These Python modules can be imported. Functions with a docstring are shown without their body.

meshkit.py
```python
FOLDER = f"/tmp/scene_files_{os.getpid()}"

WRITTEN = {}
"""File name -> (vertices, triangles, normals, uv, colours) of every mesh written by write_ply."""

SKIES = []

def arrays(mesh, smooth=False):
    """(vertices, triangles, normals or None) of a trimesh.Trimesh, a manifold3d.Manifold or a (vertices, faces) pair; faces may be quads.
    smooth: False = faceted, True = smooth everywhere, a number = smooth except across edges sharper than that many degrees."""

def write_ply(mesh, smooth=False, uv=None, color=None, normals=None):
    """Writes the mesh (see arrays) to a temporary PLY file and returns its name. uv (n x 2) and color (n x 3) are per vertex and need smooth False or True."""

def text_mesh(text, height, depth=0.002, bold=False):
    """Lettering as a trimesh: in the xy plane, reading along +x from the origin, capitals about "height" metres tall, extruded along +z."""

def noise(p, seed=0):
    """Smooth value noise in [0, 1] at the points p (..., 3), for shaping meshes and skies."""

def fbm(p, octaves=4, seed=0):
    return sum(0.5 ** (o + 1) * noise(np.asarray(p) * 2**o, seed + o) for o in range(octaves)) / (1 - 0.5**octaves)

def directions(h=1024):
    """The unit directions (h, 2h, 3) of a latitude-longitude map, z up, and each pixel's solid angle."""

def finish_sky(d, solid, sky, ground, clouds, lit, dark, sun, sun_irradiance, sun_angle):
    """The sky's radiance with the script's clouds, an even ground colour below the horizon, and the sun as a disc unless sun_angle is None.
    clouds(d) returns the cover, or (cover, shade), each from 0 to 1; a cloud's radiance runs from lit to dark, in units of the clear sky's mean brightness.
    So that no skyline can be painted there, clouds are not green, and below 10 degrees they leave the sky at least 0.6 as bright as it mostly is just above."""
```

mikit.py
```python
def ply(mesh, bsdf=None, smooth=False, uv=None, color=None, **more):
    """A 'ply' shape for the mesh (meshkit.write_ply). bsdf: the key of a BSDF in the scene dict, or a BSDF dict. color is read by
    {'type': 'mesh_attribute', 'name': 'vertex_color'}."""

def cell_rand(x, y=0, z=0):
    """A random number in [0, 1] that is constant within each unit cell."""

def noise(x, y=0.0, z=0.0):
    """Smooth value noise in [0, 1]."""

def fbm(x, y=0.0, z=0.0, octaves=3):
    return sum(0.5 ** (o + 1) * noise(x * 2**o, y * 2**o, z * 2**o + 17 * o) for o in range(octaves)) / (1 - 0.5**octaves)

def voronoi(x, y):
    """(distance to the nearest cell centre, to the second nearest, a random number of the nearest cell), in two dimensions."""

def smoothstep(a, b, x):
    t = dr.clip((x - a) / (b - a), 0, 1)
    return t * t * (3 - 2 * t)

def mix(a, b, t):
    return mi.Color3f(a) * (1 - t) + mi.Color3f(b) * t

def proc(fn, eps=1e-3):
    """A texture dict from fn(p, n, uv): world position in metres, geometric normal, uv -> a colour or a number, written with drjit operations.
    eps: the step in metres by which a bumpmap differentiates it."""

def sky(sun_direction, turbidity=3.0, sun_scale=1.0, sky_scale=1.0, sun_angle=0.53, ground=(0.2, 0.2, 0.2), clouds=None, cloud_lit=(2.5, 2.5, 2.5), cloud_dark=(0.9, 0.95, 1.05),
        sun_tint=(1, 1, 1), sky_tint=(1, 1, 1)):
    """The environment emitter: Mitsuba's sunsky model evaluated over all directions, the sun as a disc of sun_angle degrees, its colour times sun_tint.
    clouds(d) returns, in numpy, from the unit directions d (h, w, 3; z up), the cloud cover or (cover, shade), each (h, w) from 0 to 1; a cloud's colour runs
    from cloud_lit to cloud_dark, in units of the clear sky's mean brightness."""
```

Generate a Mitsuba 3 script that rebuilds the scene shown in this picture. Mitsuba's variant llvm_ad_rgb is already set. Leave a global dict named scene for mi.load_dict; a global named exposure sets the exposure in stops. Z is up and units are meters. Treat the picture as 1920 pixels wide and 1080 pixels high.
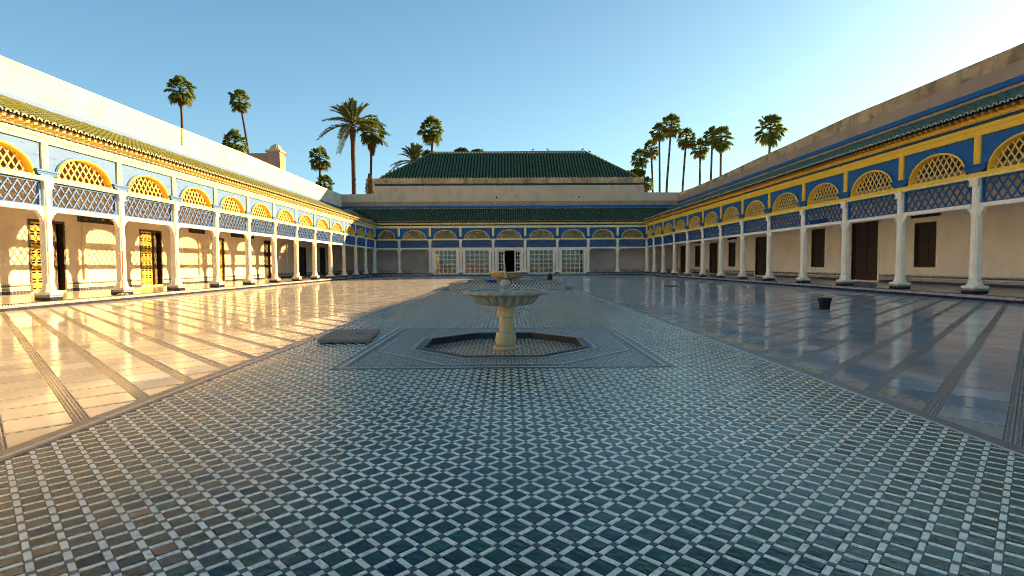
import math, numpy as np, trimesh, mitsuba as mi, drjit as dr, mikit, meshkit
from shapely.geometry import Polygon, box as sbox, LineString
from shapely.ops import unary_union
from shapely import affinity
T = mi.ScalarTransform4f
rng = np.random.default_rng(7)
scene, labels, used = {}, {}, {}

# ------------------------------------------------------------------ camera, sky, exposure
EYE = np.array([0.0, 0.0, 1.25])
YAW, PIT, ROL, FPX = 0.0086, -0.0446, -0.0059, 1000.14      # FPX: focal length in pixels of a 1920 wide frame
_f = np.array([math.sin(YAW) * math.cos(PIT), math.cos(YAW) * math.cos(PIT), math.sin(PIT)])
_r0 = np.array([math.cos(YAW), -math.sin(YAW), 0.0]); _u0 = np.cross(_r0, _f)
CAM_UP = -math.sin(ROL) * _r0 + math.cos(ROL) * _u0
CAM_RIGHT = math.cos(ROL) * _r0 + math.sin(ROL) * _u0
scene['camera'] = {'type': 'perspective', 'fov': math.degrees(2 * math.atan(960 / FPX)), 'fov_axis': 'x', 'near_clip': 0.05, 'far_clip': 3000.0,
                   'to_world': T().look_at(origin=EYE.tolist(), target=(EYE + _f).tolist(), up=CAM_UP.tolist())}
SUN = (1.0, 0.70, 0.41)
scene['daylight'] = mikit.sky(SUN, turbidity=2.4, sun_scale=2.1, sky_scale=0.84, sun_tint=(1.0, 0.86, 0.60), sky_tint=(0.72, 0.90, 0.92))
exposure = 3.22


def seen(p):
    """Size on screen of a metre at the points p, zero outside the frame: picks which pieces become parts."""
    d = np.asarray(p, float) - EYE
    z = d @ _f
    z = np.where(z > 0.2, z, 1e9)
    x, y = FPX * (d @ CAM_RIGHT) / z, FPX * (d @ CAM_UP) / z
    return np.where((np.abs(x) < 965) & (np.abs(y) < 545), 1 / z, 0)


# ------------------------------------------------------------------ helpers
def numbered(name):
    n = used.get(name, 0)
    used[name] = n + 1
    return name if n == 0 else f'{name}_{n:03d}'


def put(name, mesh, bsdf, parent=None, smooth=False, label=None, category=None, group=None, kind=None, color=None):
    key = numbered(name if parent is None else parent + '__' + name)
    scene[key] = mikit.ply(mesh, bsdf, smooth=smooth, color=color)
    tag(key, label, category, group, kind)
    return key


def tag(key, label=None, category=None, group=None, kind=None):
    d = {k: v for k, v in dict(label=label, category=category, group=group, kind=kind).items() if v}
    if d:
        labels.setdefault(key, {}).update(d)


def thing(name, label, category, group=None):
    key = numbered(name)
    tag(key, label, category, group)
    return key


def sub(parent, name):
    return numbered(parent + '__' + name)


class MB:
    """Collects pieces of one mesh."""
    def __init__(self): self.v, self.f, self.n = [], [], 0
    def add(self, v, f):
        v, f = np.asarray(v, float), np.asarray(f, int)
        if f.shape[1] == 4: f = np.vstack([f[:, [0, 1, 2]], f[:, [0, 2, 3]]])
        self.v.append(v); self.f.append(f + self.n); self.n += len(v)
        return self
    def box(self, a0, a1, b0, b1, c0, c1):
        v = np.array([[x, y, z] for x in (a0, a1) for y in (b0, b1) for z in (c0, c1)], float)
        return self.add(v, [[0, 1, 3, 2], [4, 6, 7, 5], [0, 4, 5, 1], [2, 3, 7, 6], [0, 2, 6, 4], [1, 5, 7, 3]])
    def tri(self, m): return self.add(m.vertices, m.faces)
    def mesh(self, M=None):
        v = np.vstack(self.v); f = np.vstack(self.f)
        return place((v, f), M)
    def empty(self): return self.n == 0


def place(m, M):
    v, f = m
    if M is None: return v, f
    v = v @ M[:3, :3].T + M[:3, 3]
    return v, (f[:, ::-1] if np.linalg.det(M[:3, :3]) < 0 else f)


def polys(g):
    if g.is_empty: return []
    return [p for p in getattr(g, 'geoms', [g]) if p.geom_type == 'Polygon' and p.area > 1e-6]


def ext(mb, g, u0, u1):
    """Shapely shape in (s, z), extruded in u: local axes (s, u, z)."""
    for p in polys(g):
        m = trimesh.creation.extrude_polygon(p, u1 - u0, engine='earcut')
        v = np.asarray(m.vertices)
        mb.add(np.stack([v[:, 0], v[:, 2] + u0, v[:, 1]], 1), np.asarray(m.faces)[:, ::-1])
    return mb


def chamfer_box(x0, x1, y0, y1, z0, z1, c):
    p = sbox(x0 + c, y0 + c, x1 - c, y1 - c)
    mb = MB()
    r = lambda d, z: np.array([[x0 + d, y0 + d, z], [x1 - d, y0 + d, z], [x1 - d, y1 - d, z], [x0 + d, y1 - d, z]])
    rings = [r(c, z0), r(0, z0 + c), r(0, z1 - c), r(c, z1)]
    v = np.vstack(rings); f = []
    for k in range(3):
        for i in range(4):
            j = (i + 1) % 4
            f.append([4 * k + i, 4 * k + j, 4 * k + 4 + j, 4 * k + 4 + i])
    f += [[3, 2, 1, 0], [12, 13, 14, 15]]
    return mb.add(v, f)


def lathe(profile, n=48, cx=0, cy=0, lobes=0, amp=None, phase=0.0, cap=True):
    """profile: (r, z) from bottom to top; amp(k): scallop depth at ring k."""
    th = np.arange(n) * 2 * np.pi / n + phase
    rings = []
    for k, (r, z) in enumerate(profile):
        a = 0 if amp is None else amp[k]
        rr = r * (1 - a * (1 - np.abs(np.cos(th * lobes / 2)))) if lobes else r + 0 * th
        rings.append(np.stack([cx + rr * np.cos(th), cy + rr * np.sin(th), np.full(n, z)], 1))
    v = np.vstack(rings); f = []
    i = np.arange(n); j = (i + 1) % n
    for k in range(len(profile) - 1):
        f.append(np.stack([k * n + i, k * n + j, (k + 1) * n + j, (k + 1) * n + i], 1))
    mb = MB().add(v, np.vstack(f))
    if cap:
        for k, flip in ((0, True), (len(profile) - 1, False)):
            c = np.array([[cx, cy, profile[k][1]]])
            vv = np.vstack([rings[k], c]); ff = np.stack([i, j, 0 * i + n], 1)
            mb.add(vv, ff[:, ::-1] if flip else ff)
    return mb


def tube(mb, pts, radii, n=8):
    p = np.asarray(pts, float); radii = np.broadcast_to(radii, len(p))
    t = np.gradient(p, axis=0); t /= np.linalg.norm(t, axis=1, keepdims=True)
    a = np.cross(t, [0.31, 0.95, 0.05]); a /= np.linalg.norm(a, axis=1, keepdims=True); b = np.cross(t, a)
    th = np.arange(n) * 2 * np.pi / n
    v = p[:, None] + radii[:, None, None] * (np.cos(th)[None, :, None] * a[:, None] + np.sin(th)[None, :, None] * b[:, None])
    i, j = np.meshgrid(np.arange(len(p) - 1), np.arange(n), indexing='ij')
    q = np.stack([i * n + j, i * n + (j + 1) % n, (i + 1) * n + (j + 1) % n, (i + 1) * n + j], -1).reshape(-1, 4)
    mb.add(v.reshape(-1, 3), q)
    for k, fl in ((0, True), (len(p) - 1, False)):
        vv = np.vstack([v[k], p[k:k + 1]]); ff = np.array([[m, (m + 1) % n, n] for m in range(n)])
        mb.add(vv, ff[:, ::-1] if fl else ff)
    return mb


# ------------------------------------------------------------------ materials
def rgb(*c): return {'type': 'rgb', 'value': list(c)}
def mat(name, base, rough=0.6, spec=0.5, **k):
    scene[name] = {'type': 'twosided', 'b': {'type': 'principled', 'base_color': base if isinstance(base, dict) else rgb(*base), 'roughness': rough if isinstance(rough, dict) else float(rough), 'specular': float(spec), **k}}
    return name
def bumped(name, base, rough, height, scale=1.0, spec=0.4, eps=2e-3, **k):
    scene[name] = {'type': 'twosided', 'b': {'type': 'bumpmap', 'arbitrary': mikit.proc(height, eps), 'scale': float(scale),
                   'b': {'type': 'principled', 'base_color': base if isinstance(base, dict) else rgb(*base), 'roughness': rough if isinstance(rough, dict) else float(rough), 'specular': float(spec), **k}}}
    return name
noise, fbm, mix, sstep, crand = mikit.noise, mikit.fbm, mikit.mix, mikit.smoothstep, mikit.cell_rand
SQ = math.sqrt(2.0)


def plaster(c0, c1, stain, cs=(0.2, 0.15, 0.1), scale=0.9):
    def fn(p, n, uv):
        a = fbm(p.x * scale, p.y * scale, p.z * scale, 4)
        b = fbm(p.x * 6, p.y * 6, p.z * 9, 3)
        s = sstep(0.52, 0.72, fbm(p.x * 1.7 + 9, p.y * 1.7, p.z * 1.1, 4)) * stain
        s = dr.maximum(s, sstep(0.56, 0.80, fbm(p.x * 3.3, p.y * 3.3, p.z * 0.4 + 5, 3)) * stain * 0.8)
        return mix(mix(c0, c1, dr.clip(a * 1.6 - 0.3 + (b - 0.5) * 0.5, 0, 1)), cs, s)
    return mikit.proc(fn)


def paint(c0, c1, wear=0.0, cw=(0.6, 0.6, 0.55)):
    def fn(p, n, uv):
        a = fbm(p.x * 2.3, p.y * 2.3, p.z * 7, 3)
        s = sstep(0.60, 0.78, fbm(p.x * 3.1 + 4, p.y * 3.1, p.z * 14, 4)) * wear
        return mix(mix(c0, c1, a), cw, s)
    return mikit.proc(fn)


bumph = lambda p, n, uv: fbm(p.x * 7, p.y * 7, p.z * 7, 4) * 0.012
bumped('cream_plaster', plaster((0.66, 0.55, 0.39), (0.78, 0.67, 0.50), 0.3, (0.50, 0.36, 0.21)), 0.85, bumph, spec=0.2)
bumped('beige_plaster', plaster((0.80, 0.72, 0.57), (0.86, 0.78, 0.63), 0.2, (0.60, 0.49, 0.34)), 0.85, bumph, spec=0.2)
scene['ochre_plaster'] = {'type': 'twosided', 'b': {'type': 'diffuse', 'reflectance': plaster((0.58, 0.42, 0.28), (0.68, 0.51, 0.35), 0.28, (0.38, 0.25, 0.16), 0.5)}}
bumped('weathered_plaster', plaster((0.33, 0.205, 0.115), (0.66, 0.45, 0.23), 0.6, (0.17, 0.105, 0.065), 0.8), 0.9, bumph, spec=0.2)
bumped('smooth_brown_plaster', plaster((0.33, 0.225, 0.155), (0.40, 0.28, 0.195), 0.3, (0.22, 0.14, 0.09)), 0.9, bumph, spec=0.2)
mat('white_paint', paint((0.80, 0.71, 0.54), (0.87, 0.79, 0.62), 0.35, (0.52, 0.45, 0.34)), 0.5)
mat('white_joinery', paint((0.78, 0.70, 0.54), (0.86, 0.78, 0.62), 0.2, (0.4, 0.36, 0.28)), 0.45)
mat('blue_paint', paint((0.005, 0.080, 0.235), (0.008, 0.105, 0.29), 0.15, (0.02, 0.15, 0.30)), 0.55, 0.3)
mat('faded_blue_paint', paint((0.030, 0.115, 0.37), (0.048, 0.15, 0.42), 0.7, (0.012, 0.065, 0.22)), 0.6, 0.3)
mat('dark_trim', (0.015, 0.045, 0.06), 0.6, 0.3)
mat('yellow_paint', paint((0.80, 0.46, 0.03), (0.86, 0.54, 0.05), 0.15, (0.6, 0.36, 0.08)), 0.55, 0.3)
mat('cream_yellow_paint', paint((0.78, 0.64, 0.28), (0.84, 0.72, 0.36), 0.3, (0.62, 0.48, 0.22)), 0.55, 0.3)
mat('gold_paint', paint((0.72, 0.50, 0.14), (0.82, 0.60, 0.20), 0.2, (0.5, 0.34, 0.12)), 0.5, 0.3)
mat('dark_wood', paint((0.022, 0.012, 0.007), (0.045, 0.025, 0.014), 0.2, (0.07, 0.045, 0.03)), 0.55)
mat('brown_wood', paint((0.10, 0.05, 0.025), (0.16, 0.085, 0.04)), 0.6)
mat('gilt', paint((0.55, 0.36, 0.05), (0.65, 0.45, 0.09)), 0.4, 0.5)
mat('black_interior', (0.006, 0.005, 0.005), 0.9, 0.1)
mat('iron', (0.03, 0.022, 0.016), 0.5)
scene['pane_glass'] = {'type': 'thindielectric'}


def roof_color(c0, c1, c2):
    def fn(p, n, uv):
        a = crand(p.x * 3.7, p.y * 3.7, p.z * 2.3)
        b = fbm(p.x * 1.1, p.y * 1.1, p.z * 3, 3)
        w = sstep(0.55, 0.8, fbm(p.x * 9, p.y * 9, p.z * 9, 3))
        return mix(mix(c0, c1, dr.clip(0.6 * a + 0.8 * b - 0.2, 0, 1)), c2, w * 0.35)
    return mikit.proc(fn)
mat('green_roof_tile', roof_color((0.032, 0.075, 0.040), (0.065, 0.125, 0.065), (0.24, 0.21, 0.11)), 0.5, 0.25)
mat('worn_roof_tile', roof_color((0.10, 0.135, 0.045), (0.20, 0.21, 0.07), (0.34, 0.28, 0.12)), 0.75, 0.15)
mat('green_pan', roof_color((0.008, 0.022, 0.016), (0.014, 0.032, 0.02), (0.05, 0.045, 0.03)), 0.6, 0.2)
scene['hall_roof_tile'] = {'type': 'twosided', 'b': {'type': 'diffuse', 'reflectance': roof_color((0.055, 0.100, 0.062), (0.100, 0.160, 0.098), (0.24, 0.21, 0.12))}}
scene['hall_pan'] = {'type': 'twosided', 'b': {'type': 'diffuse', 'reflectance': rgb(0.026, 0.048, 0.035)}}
mat('worn_pan', roof_color((0.04, 0.05, 0.02), (0.07, 0.075, 0.03), (0.10, 0.08, 0.04)), 0.6, 0.2)
mat('modillion_ochre', paint((0.30, 0.17, 0.04), (0.42, 0.25, 0.06)), 0.7, 0.2)
mat('mortar', (0.55, 0.47, 0.36), 0.9, 0.2)

# pavement pattern: a 45 degree lattice of glazed squares, white bars, dark stars
PIT_T, A0, B0 = 0.1222, (-0.05 + 2.14) / SQ, (2.14 + 0.05) / SQ
MED_L, MED_R, FC, FX = -3.34, 3.36, 8.43, -0.06


def mosaic(x, y, p, bar=0.030, c_grout=(0.03, 0.035, 0.035)):
    a, b = ((x + y) / SQ - A0) / p, ((y - x) / SQ - B0) / p
    fa, fb = a - dr.floor(a + 0.5), b - dr.floor(b + 0.5)
    w = bar / p / 2
    ba, bb = dr.abs(fa) < w, dr.abs(fb) < w
    r = crand(dr.floor(a), dr.floor(b))
    teal = mix((0.001, 0.013, 0.011), (0.007, 0.036, 0.028), r)
    white = mix((0.54, 0.47, 0.36), (0.68, 0.60, 0.46), r)
    c = dr.select(ba | bb, white, teal)
    c = dr.select(ba & bb, mi.Color3f(0.02, 0.035, 0.035), c)
    g = (dr.abs(dr.abs(fa) - w) < 0.018) | (dr.abs(dr.abs(fb) - w) < 0.018)
    return dr.select(g, mi.Color3f(c_grout), c)


def pavement_fn(p, n, uv):
    x, y = p.x, p.y
    dy, xc = y - FC, x - FX
    octo = dr.maximum(dr.maximum(dr.abs(xc), dr.abs(dy)), (dr.abs(xc) + dr.abs(dy)) / SQ)
    sq = dr.maximum(dr.abs(xc), dr.abs(dy))
    c = mosaic(x, y, PIT_T)
    fine = mosaic(x, y, PIT_T * 0.55, 0.016)
    c = dr.select(sq < 1.96, fine, c)
    dark, pale = mi.Color3f(0.02, 0.03, 0.035), mi.Color3f(0.45, 0.43, 0.38)
    for r0, r1, col, d in ((1.90, 1.935, dark, sq), (1.935, 1.955, pale, sq), (1.955, 1.99, dark, sq), (1.77, 1.80, dark, octo), (1.80, 1.82, pale, octo), (1.36, 1.385, dark, octo), (1.15, 1.32, dark, octo)):
        c = dr.select((d > r0) & (d < r1), col, c)
    # side fields
    ax = dr.abs(x)
    a, b = (ax + y) / SQ, (y - ax) / SQ
    tb = (b - 0.12 / SQ) / 0.516; tb = (tb - dr.floor(tb + 0.5)) * 0.516
    ta = (a - 7.72 / SQ) / 0.481; ta = (ta - dr.floor(ta + 0.5)) * 0.481
    la = a / 0.036; za = la - dr.floor(la)
    zig = dr.abs(za - 0.5) * 2
    q = dr.abs(tb) / 0.055
    s = dr.select(dr.abs(q - 0.5) * 2 < zig, mi.Color3f(0.05, 0.046, 0.04), mi.Color3f(0.40, 0.37, 0.31))
    s = dr.select(((q > 0.80) & (q < 1.0)) | (q < 0.12), mi.Color3f(0.022, 0.02, 0.018), s)
    lb = b / 0.075; zb = dr.abs(lb - dr.floor(lb) - 0.5) * 2
    cr = dr.select(dr.abs(ta) / 0.024 < zb, mi.Color3f(0.05, 0.05, 0.045), mi.Color3f(0.42, 0.40, 0.36))
    side = dr.select(dr.abs(tb) < 0.058, s, cr)
    c = dr.select((x < MED_L) | (x > MED_R), side, c)
    return c


def wet_rough(lo, hi):
    def fn(p, n, uv):
        return lo + (hi - lo) * sstep(0.35, 0.7, fbm(p.x * 0.6, p.y * 0.35, 3, 3))
    return mikit.proc(fn)
mat('pavement_base', mikit.proc(pavement_fn), wet_rough(0.26, 0.42), 0.22)


def teal_fn(p, n, uv):
    a, b = ((p.x + p.y) / SQ - A0) / PIT_T, ((p.y - p.x) / SQ - B0) / PIT_T
    ia, ib = dr.floor(a), dr.floor(b)
    r, r2 = crand(ia, ib), crand(ia, ib, 5)
    c = mix((0.001, 0.016, 0.011), (0.004, 0.050, 0.031), r)
    c = mix(c, (0.005, 0.018, 0.035), r2 * r2 * 0.7)
    odd = crand(ia, ib, 11)
    c = dr.select(odd > 0.955, mi.Color3f(0.028, 0.060, 0.040), dr.select(odd < 0.03, mi.Color3f(0.004, 0.016, 0.024), c))
    st = fbm((p.x + p.y) * 70, (p.y - p.x) * 18, ia * 3 + ib, 3)
    c = c * (0.25 + 1.5 * st)
    pit = sstep(0.70, 0.78, fbm(p.x * 160, p.y * 160, 2, 2))
    return mix(c, (0.07, 0.075, 0.06), pit * 0.5)
def bar_fn(p, n, uv):
    a, b = ((p.x + p.y) / SQ - A0) / PIT_T, ((p.y - p.x) / SQ - B0) / PIT_T
    r = crand(dr.floor(a * 2 + 0.5), dr.floor(b * 2 + 0.5), 9)
    st = fbm(p.x * 60, p.y * 60, 1, 3)
    wear = 0.80 + 0.42 * fbm(p.x * 1.3, p.y * 1.3, 4, 3)
    return wear * mix(mix((0.72, 0.62, 0.46), (0.90, 0.78, 0.59), r), (0.42, 0.33, 0.21), sstep(0.5, 0.8, st) * 0.6)
ripple = lambda p, n, uv: fbm((p.x + p.y) * 34, (p.y - p.x) * 20, 1, 3) * 0.0026
bumped('teal_glaze', mikit.proc(teal_fn), wet_rough(0.09, 0.34), ripple, spec=0.18, eps=1e-3, spec_tint=0.7)
bumped('white_glaze', mikit.proc(bar_fn), wet_rough(0.16, 0.30), ripple, spec=0.35, eps=1e-3)
mat('dark_glaze', (0.020, 0.034, 0.036), 0.3, 0.5)


def marble_fn(p, n, uv):
    ax = dr.abs(p.x)
    ia, ib = dr.floor(((ax + p.y) / SQ - 7.72 / SQ) / 0.481), dr.floor(((p.y - ax) / SQ - 0.12 / SQ) / 0.516)
    r = crand(ia, ib, dr.select(p.x > 0, mi.Float(1), mi.Float(2)))
    v = fbm(p.x * 3 + r * 40, p.y * 3 + r * 17, r * 9, 4)
    vein = sstep(0.03, 0.0, dr.abs(v - 0.5))
    c = mix((0.20, 0.197, 0.185), (0.31, 0.305, 0.285), r)
    c = c * (0.85 + 0.3 * fbm(p.x * 8 + r * 5, p.y * 2.4, r, 3))
    return mix(c, (0.26, 0.27, 0.28), vein * 0.5)
marble_h = lambda p, n, uv: fbm(p.x * 2.6, p.y * 2.6, 1, 3) * 0.0009
bumped('marble', mikit.proc(marble_fn), wet_rough(0.055, 0.17), marble_h, spec=0.55, eps=4e-3)
mat('border_stone', paint((0.05, 0.045, 0.045), (0.09, 0.075, 0.065)), 0.35)
mat('border_line', (0.42, 0.38, 0.33), 0.4)


def walkway_fn(p, n, uv):
    r = crand(p.x * 2.2, p.y * 2.2)
    ax, ay = p.x * 2.2 - dr.floor(p.x * 2.2), p.y * 2.2 - dr.floor(p.y * 2.2)
    g = (ax < 0.02) | (ay < 0.02)
    c = mix((0.26, 0.235, 0.19), (0.34, 0.305, 0.25), r)
    return dr.select(g, mi.Color3f(0.15, 0.13, 0.11), c)
mat('walkway_marble', mikit.proc(walkway_fn), 0.16, 0.5)


def check(size, c0, c1):
    def fn(p, n, uv):
        h = dr.select(dr.abs(n.x) > 0.6, p.y, p.x)
        i, j = dr.floor(h / size), dr.floor(p.z / size)
        k = i + j
        odd = (k - 2 * dr.floor(k / 2)) > 0.5
        return dr.select(odd, mi.Color3f(c0), mi.Color3f(c1))
    return mikit.proc(fn)
mat('check_band', check(0.045, (0.03, 0.03, 0.045), (0.60, 0.57, 0.50)), 0.3)


def dado_fn(p, n, uv):
    h = dr.select(dr.abs(n.x) > 0.6, p.y, p.x)
    z = p.z - 0.19
    t = h / 0.085; t = dr.abs(t - dr.floor(t) - 0.5) * 2
    tooth = dr.select((z - 0.30) / 0.13 < 1 - t * 0.9, mi.Color3f(0.02, 0.02, 0.03), mi.Color3f(0.62, 0.58, 0.50))
    k = h / 0.05; k2 = dr.floor(k) + dr.floor(z / 0.035)
    ck = dr.select((k2 - 2 * dr.floor(k2 / 2)) > 0.5, mi.Color3f(0.05, 0.05, 0.06), mi.Color3f(0.60, 0.57, 0.5))
    q = h / 0.15; q = q - dr.floor(q)
    blue = dr.select(q < 0.07, mi.Color3f(0.35, 0.33, 0.3), mi.Color3f(0.012, 0.016, 0.055))
    c = dr.select(z > 0.29, tooth, mi.Color3f(0.60, 0.56, 0.48))
    c = dr.select((z > 0.15) & (z < 0.22), ck, c)
    c = dr.select((z > 0.22) & (z < 0.232), mi.Color3f(0.03, 0.03, 0.04), c)
    return dr.select(z < 0.13, blue, c)
mat('dado_tile', mikit.proc(dado_fn), 0.3)


def blue_tile_fn(p, n, uv):
    r = crand(p.x * 5.2, p.y * 5.2, 3)
    return mix((0.005, 0.008, 0.035), (0.016, 0.02, 0.075), r)
mat('blue_glaze', mikit.proc(blue_tile_fn), 0.45, 0.12)


def plinth_fn(p, n, uv):
    h = dr.select(dr.abs(n.x) > 0.6, p.y, p.x)
    z = p.z - 0.19
    k = dr.floor(h / 0.03) + dr.floor(z / 0.022)
    ck = dr.select((k - 2 * dr.floor(k / 2)) > 0.5, mi.Color3f(0.04, 0.04, 0.06), mi.Color3f(0.58, 0.56, 0.5))
    q = h / 0.12; q = q - dr.floor(q)
    b = dr.select(q < 0.05, mi.Color3f(0.12, 0.12, 0.14), mi.Color3f(0.005, 0.006, 0.03))
    return dr.select((z > 0.105) & (z < 0.145), ck, b)
mat('plinth_tile', mikit.proc(plinth_fn), 0.3, 0.2)


def stone_fn(p, n, uv):
    a = fbm(p.x * 5, p.y * 5, p.z * 5, 4)
    b = fbm(p.x * 30, p.y * 30, p.z * 12, 3)
    c = mix((0.30, 0.25, 0.18), (0.48, 0.42, 0.32), a)
    return mix(c, (0.20, 0.16, 0.11), sstep(0.5, 0.75, b) * 0.5)
bumped('stone', mikit.proc(stone_fn), 0.55, lambda p, n, uv: fbm(p.x * 40, p.y * 40, p.z * 40, 3) * 0.004, spec=0.4)
bumped('ochre_stone', plaster((0.54, 0.34, 0.15), (0.68, 0.46, 0.23), 0.4, (0.28, 0.17, 0.08), 4.0), 0.6, lambda p, n, uv: fbm(p.x * 40, p.y * 40, p.z * 40, 3) * 0.004)
mat('bark', paint((0.055, 0.036, 0.027), (0.11, 0.075, 0.055)), 0.9, 0.2)
for nm, c, tr in (('palm_leaf', (0.085, 0.15, 0.045), 0.9), ('palm_leaf_pale', (0.17, 0.22, 0.06), 1.0), ('palm_skirt', (0.20, 0.12, 0.05), 0.5), ('date_leaf', (0.10, 0.14, 0.055), 0.7), ('bush_leaf', (0.05, 0.085, 0.02), 0.5)):
    scene[nm] = {'type': 'principledthin', 'base_color': rgb(*c), 'roughness': 0.5, 'diff_trans': tr}
mat('ground_earth', plaster((0.20, 0.15, 0.10), (0.26, 0.20, 0.14), 0.4), 0.95, 0.1)
mat('pink_plaster', plaster((0.42, 0.24, 0.16), (0.48, 0.29, 0.20), 0.3, (0.3, 0.18, 0.12)), 0.9, 0.2)
mat('black_plastic', (0.007, 0.007, 0.008), 0.45, 0.2)
mat('blue_plastic', (0.01, 0.05, 0.30), 0.4)
mat('red_handle', (0.35, 0.06, 0.03), 0.5)
mat('pale_wood', paint((0.45, 0.36, 0.24), (0.55, 0.45, 0.30)), 0.6)
mat('board_wood', paint((0.17, 0.125, 0.085), (0.25, 0.19, 0.135), 0.5, (0.10, 0.075, 0.055)), 0.7, 0.3)
mat('mop_fibre', (0.30, 0.27, 0.20), 0.95, 0.1)
mat('wet_cloth', (0.06, 0.065, 0.045), 0.7)
mat('pigeon_grey', (0.10, 0.10, 0.11), 0.7)
scene['water'] = {'type': 'dielectric', 'int_ior': 1.33}
STAIN = ((0.30, 0.02, 0.015), (0.32, 0.12, 0.01), (0.02, 0.10, 0.03), (0.02, 0.05, 0.18), (0.05, 0.04, 0.03))
for i, c in enumerate(STAIN):
    mat(f'stained_pane_{i}', c, 0.15, 0.6)

# ------------------------------------------------------------------ ground and pavement (setting)
g = MB(); g.box(-900, 900, -300, 1500, -1.2, -0.6)
put('ground', g.mesh(), 'ground_earth', kind='structure', label='bare brown earth around and beyond the palace courtyard')
octagon = Polygon([(FX + 1.20 / math.cos(math.pi / 8) * math.cos(math.pi / 8 + k * math.pi / 4), FC + 1.20 / math.cos(math.pi / 8) * math.sin(math.pi / 8 + k * math.pi / 4)) for k in range(8)])
KL, KR, KF = -14.17, 15.04, 58.45                       # kerb faces
YN, YS = 62.2, 2.0
m = trimesh.creation.extrude_polygon(sbox(KL - 0.2, -4, KR + 0.2, KF + 0.2).difference(octagon), 0.3, engine='earcut')
v = np.asarray(m.vertices); v[:, 2] -= 0.3
PAVE = put('courtyard_pavement', (v, np.asarray(m.faces)), 'pavement_base', kind='structure', label='broad courtyard floor of teal and white mosaic between two fields of polished marble')
mb = MB(); m = trimesh.creation.extrude_polygon(octagon.buffer(0.05, join_style='mitre'), 0.05, engine='earcut')
v = np.asarray(m.vertices); v[:, 2] -= 0.145
put('pool_floor', (v, np.asarray(m.faces)), mat('pool_mosaic', mikit.proc(lambda p, n, uv: mosaic(p.x, p.y, PIT_T * 0.8, 0.026)), 0.14, 0.5), PAVE)
ring = octagon.buffer(0.045, join_style='mitre').difference(octagon.buffer(0.004, join_style='mitre'))
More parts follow.
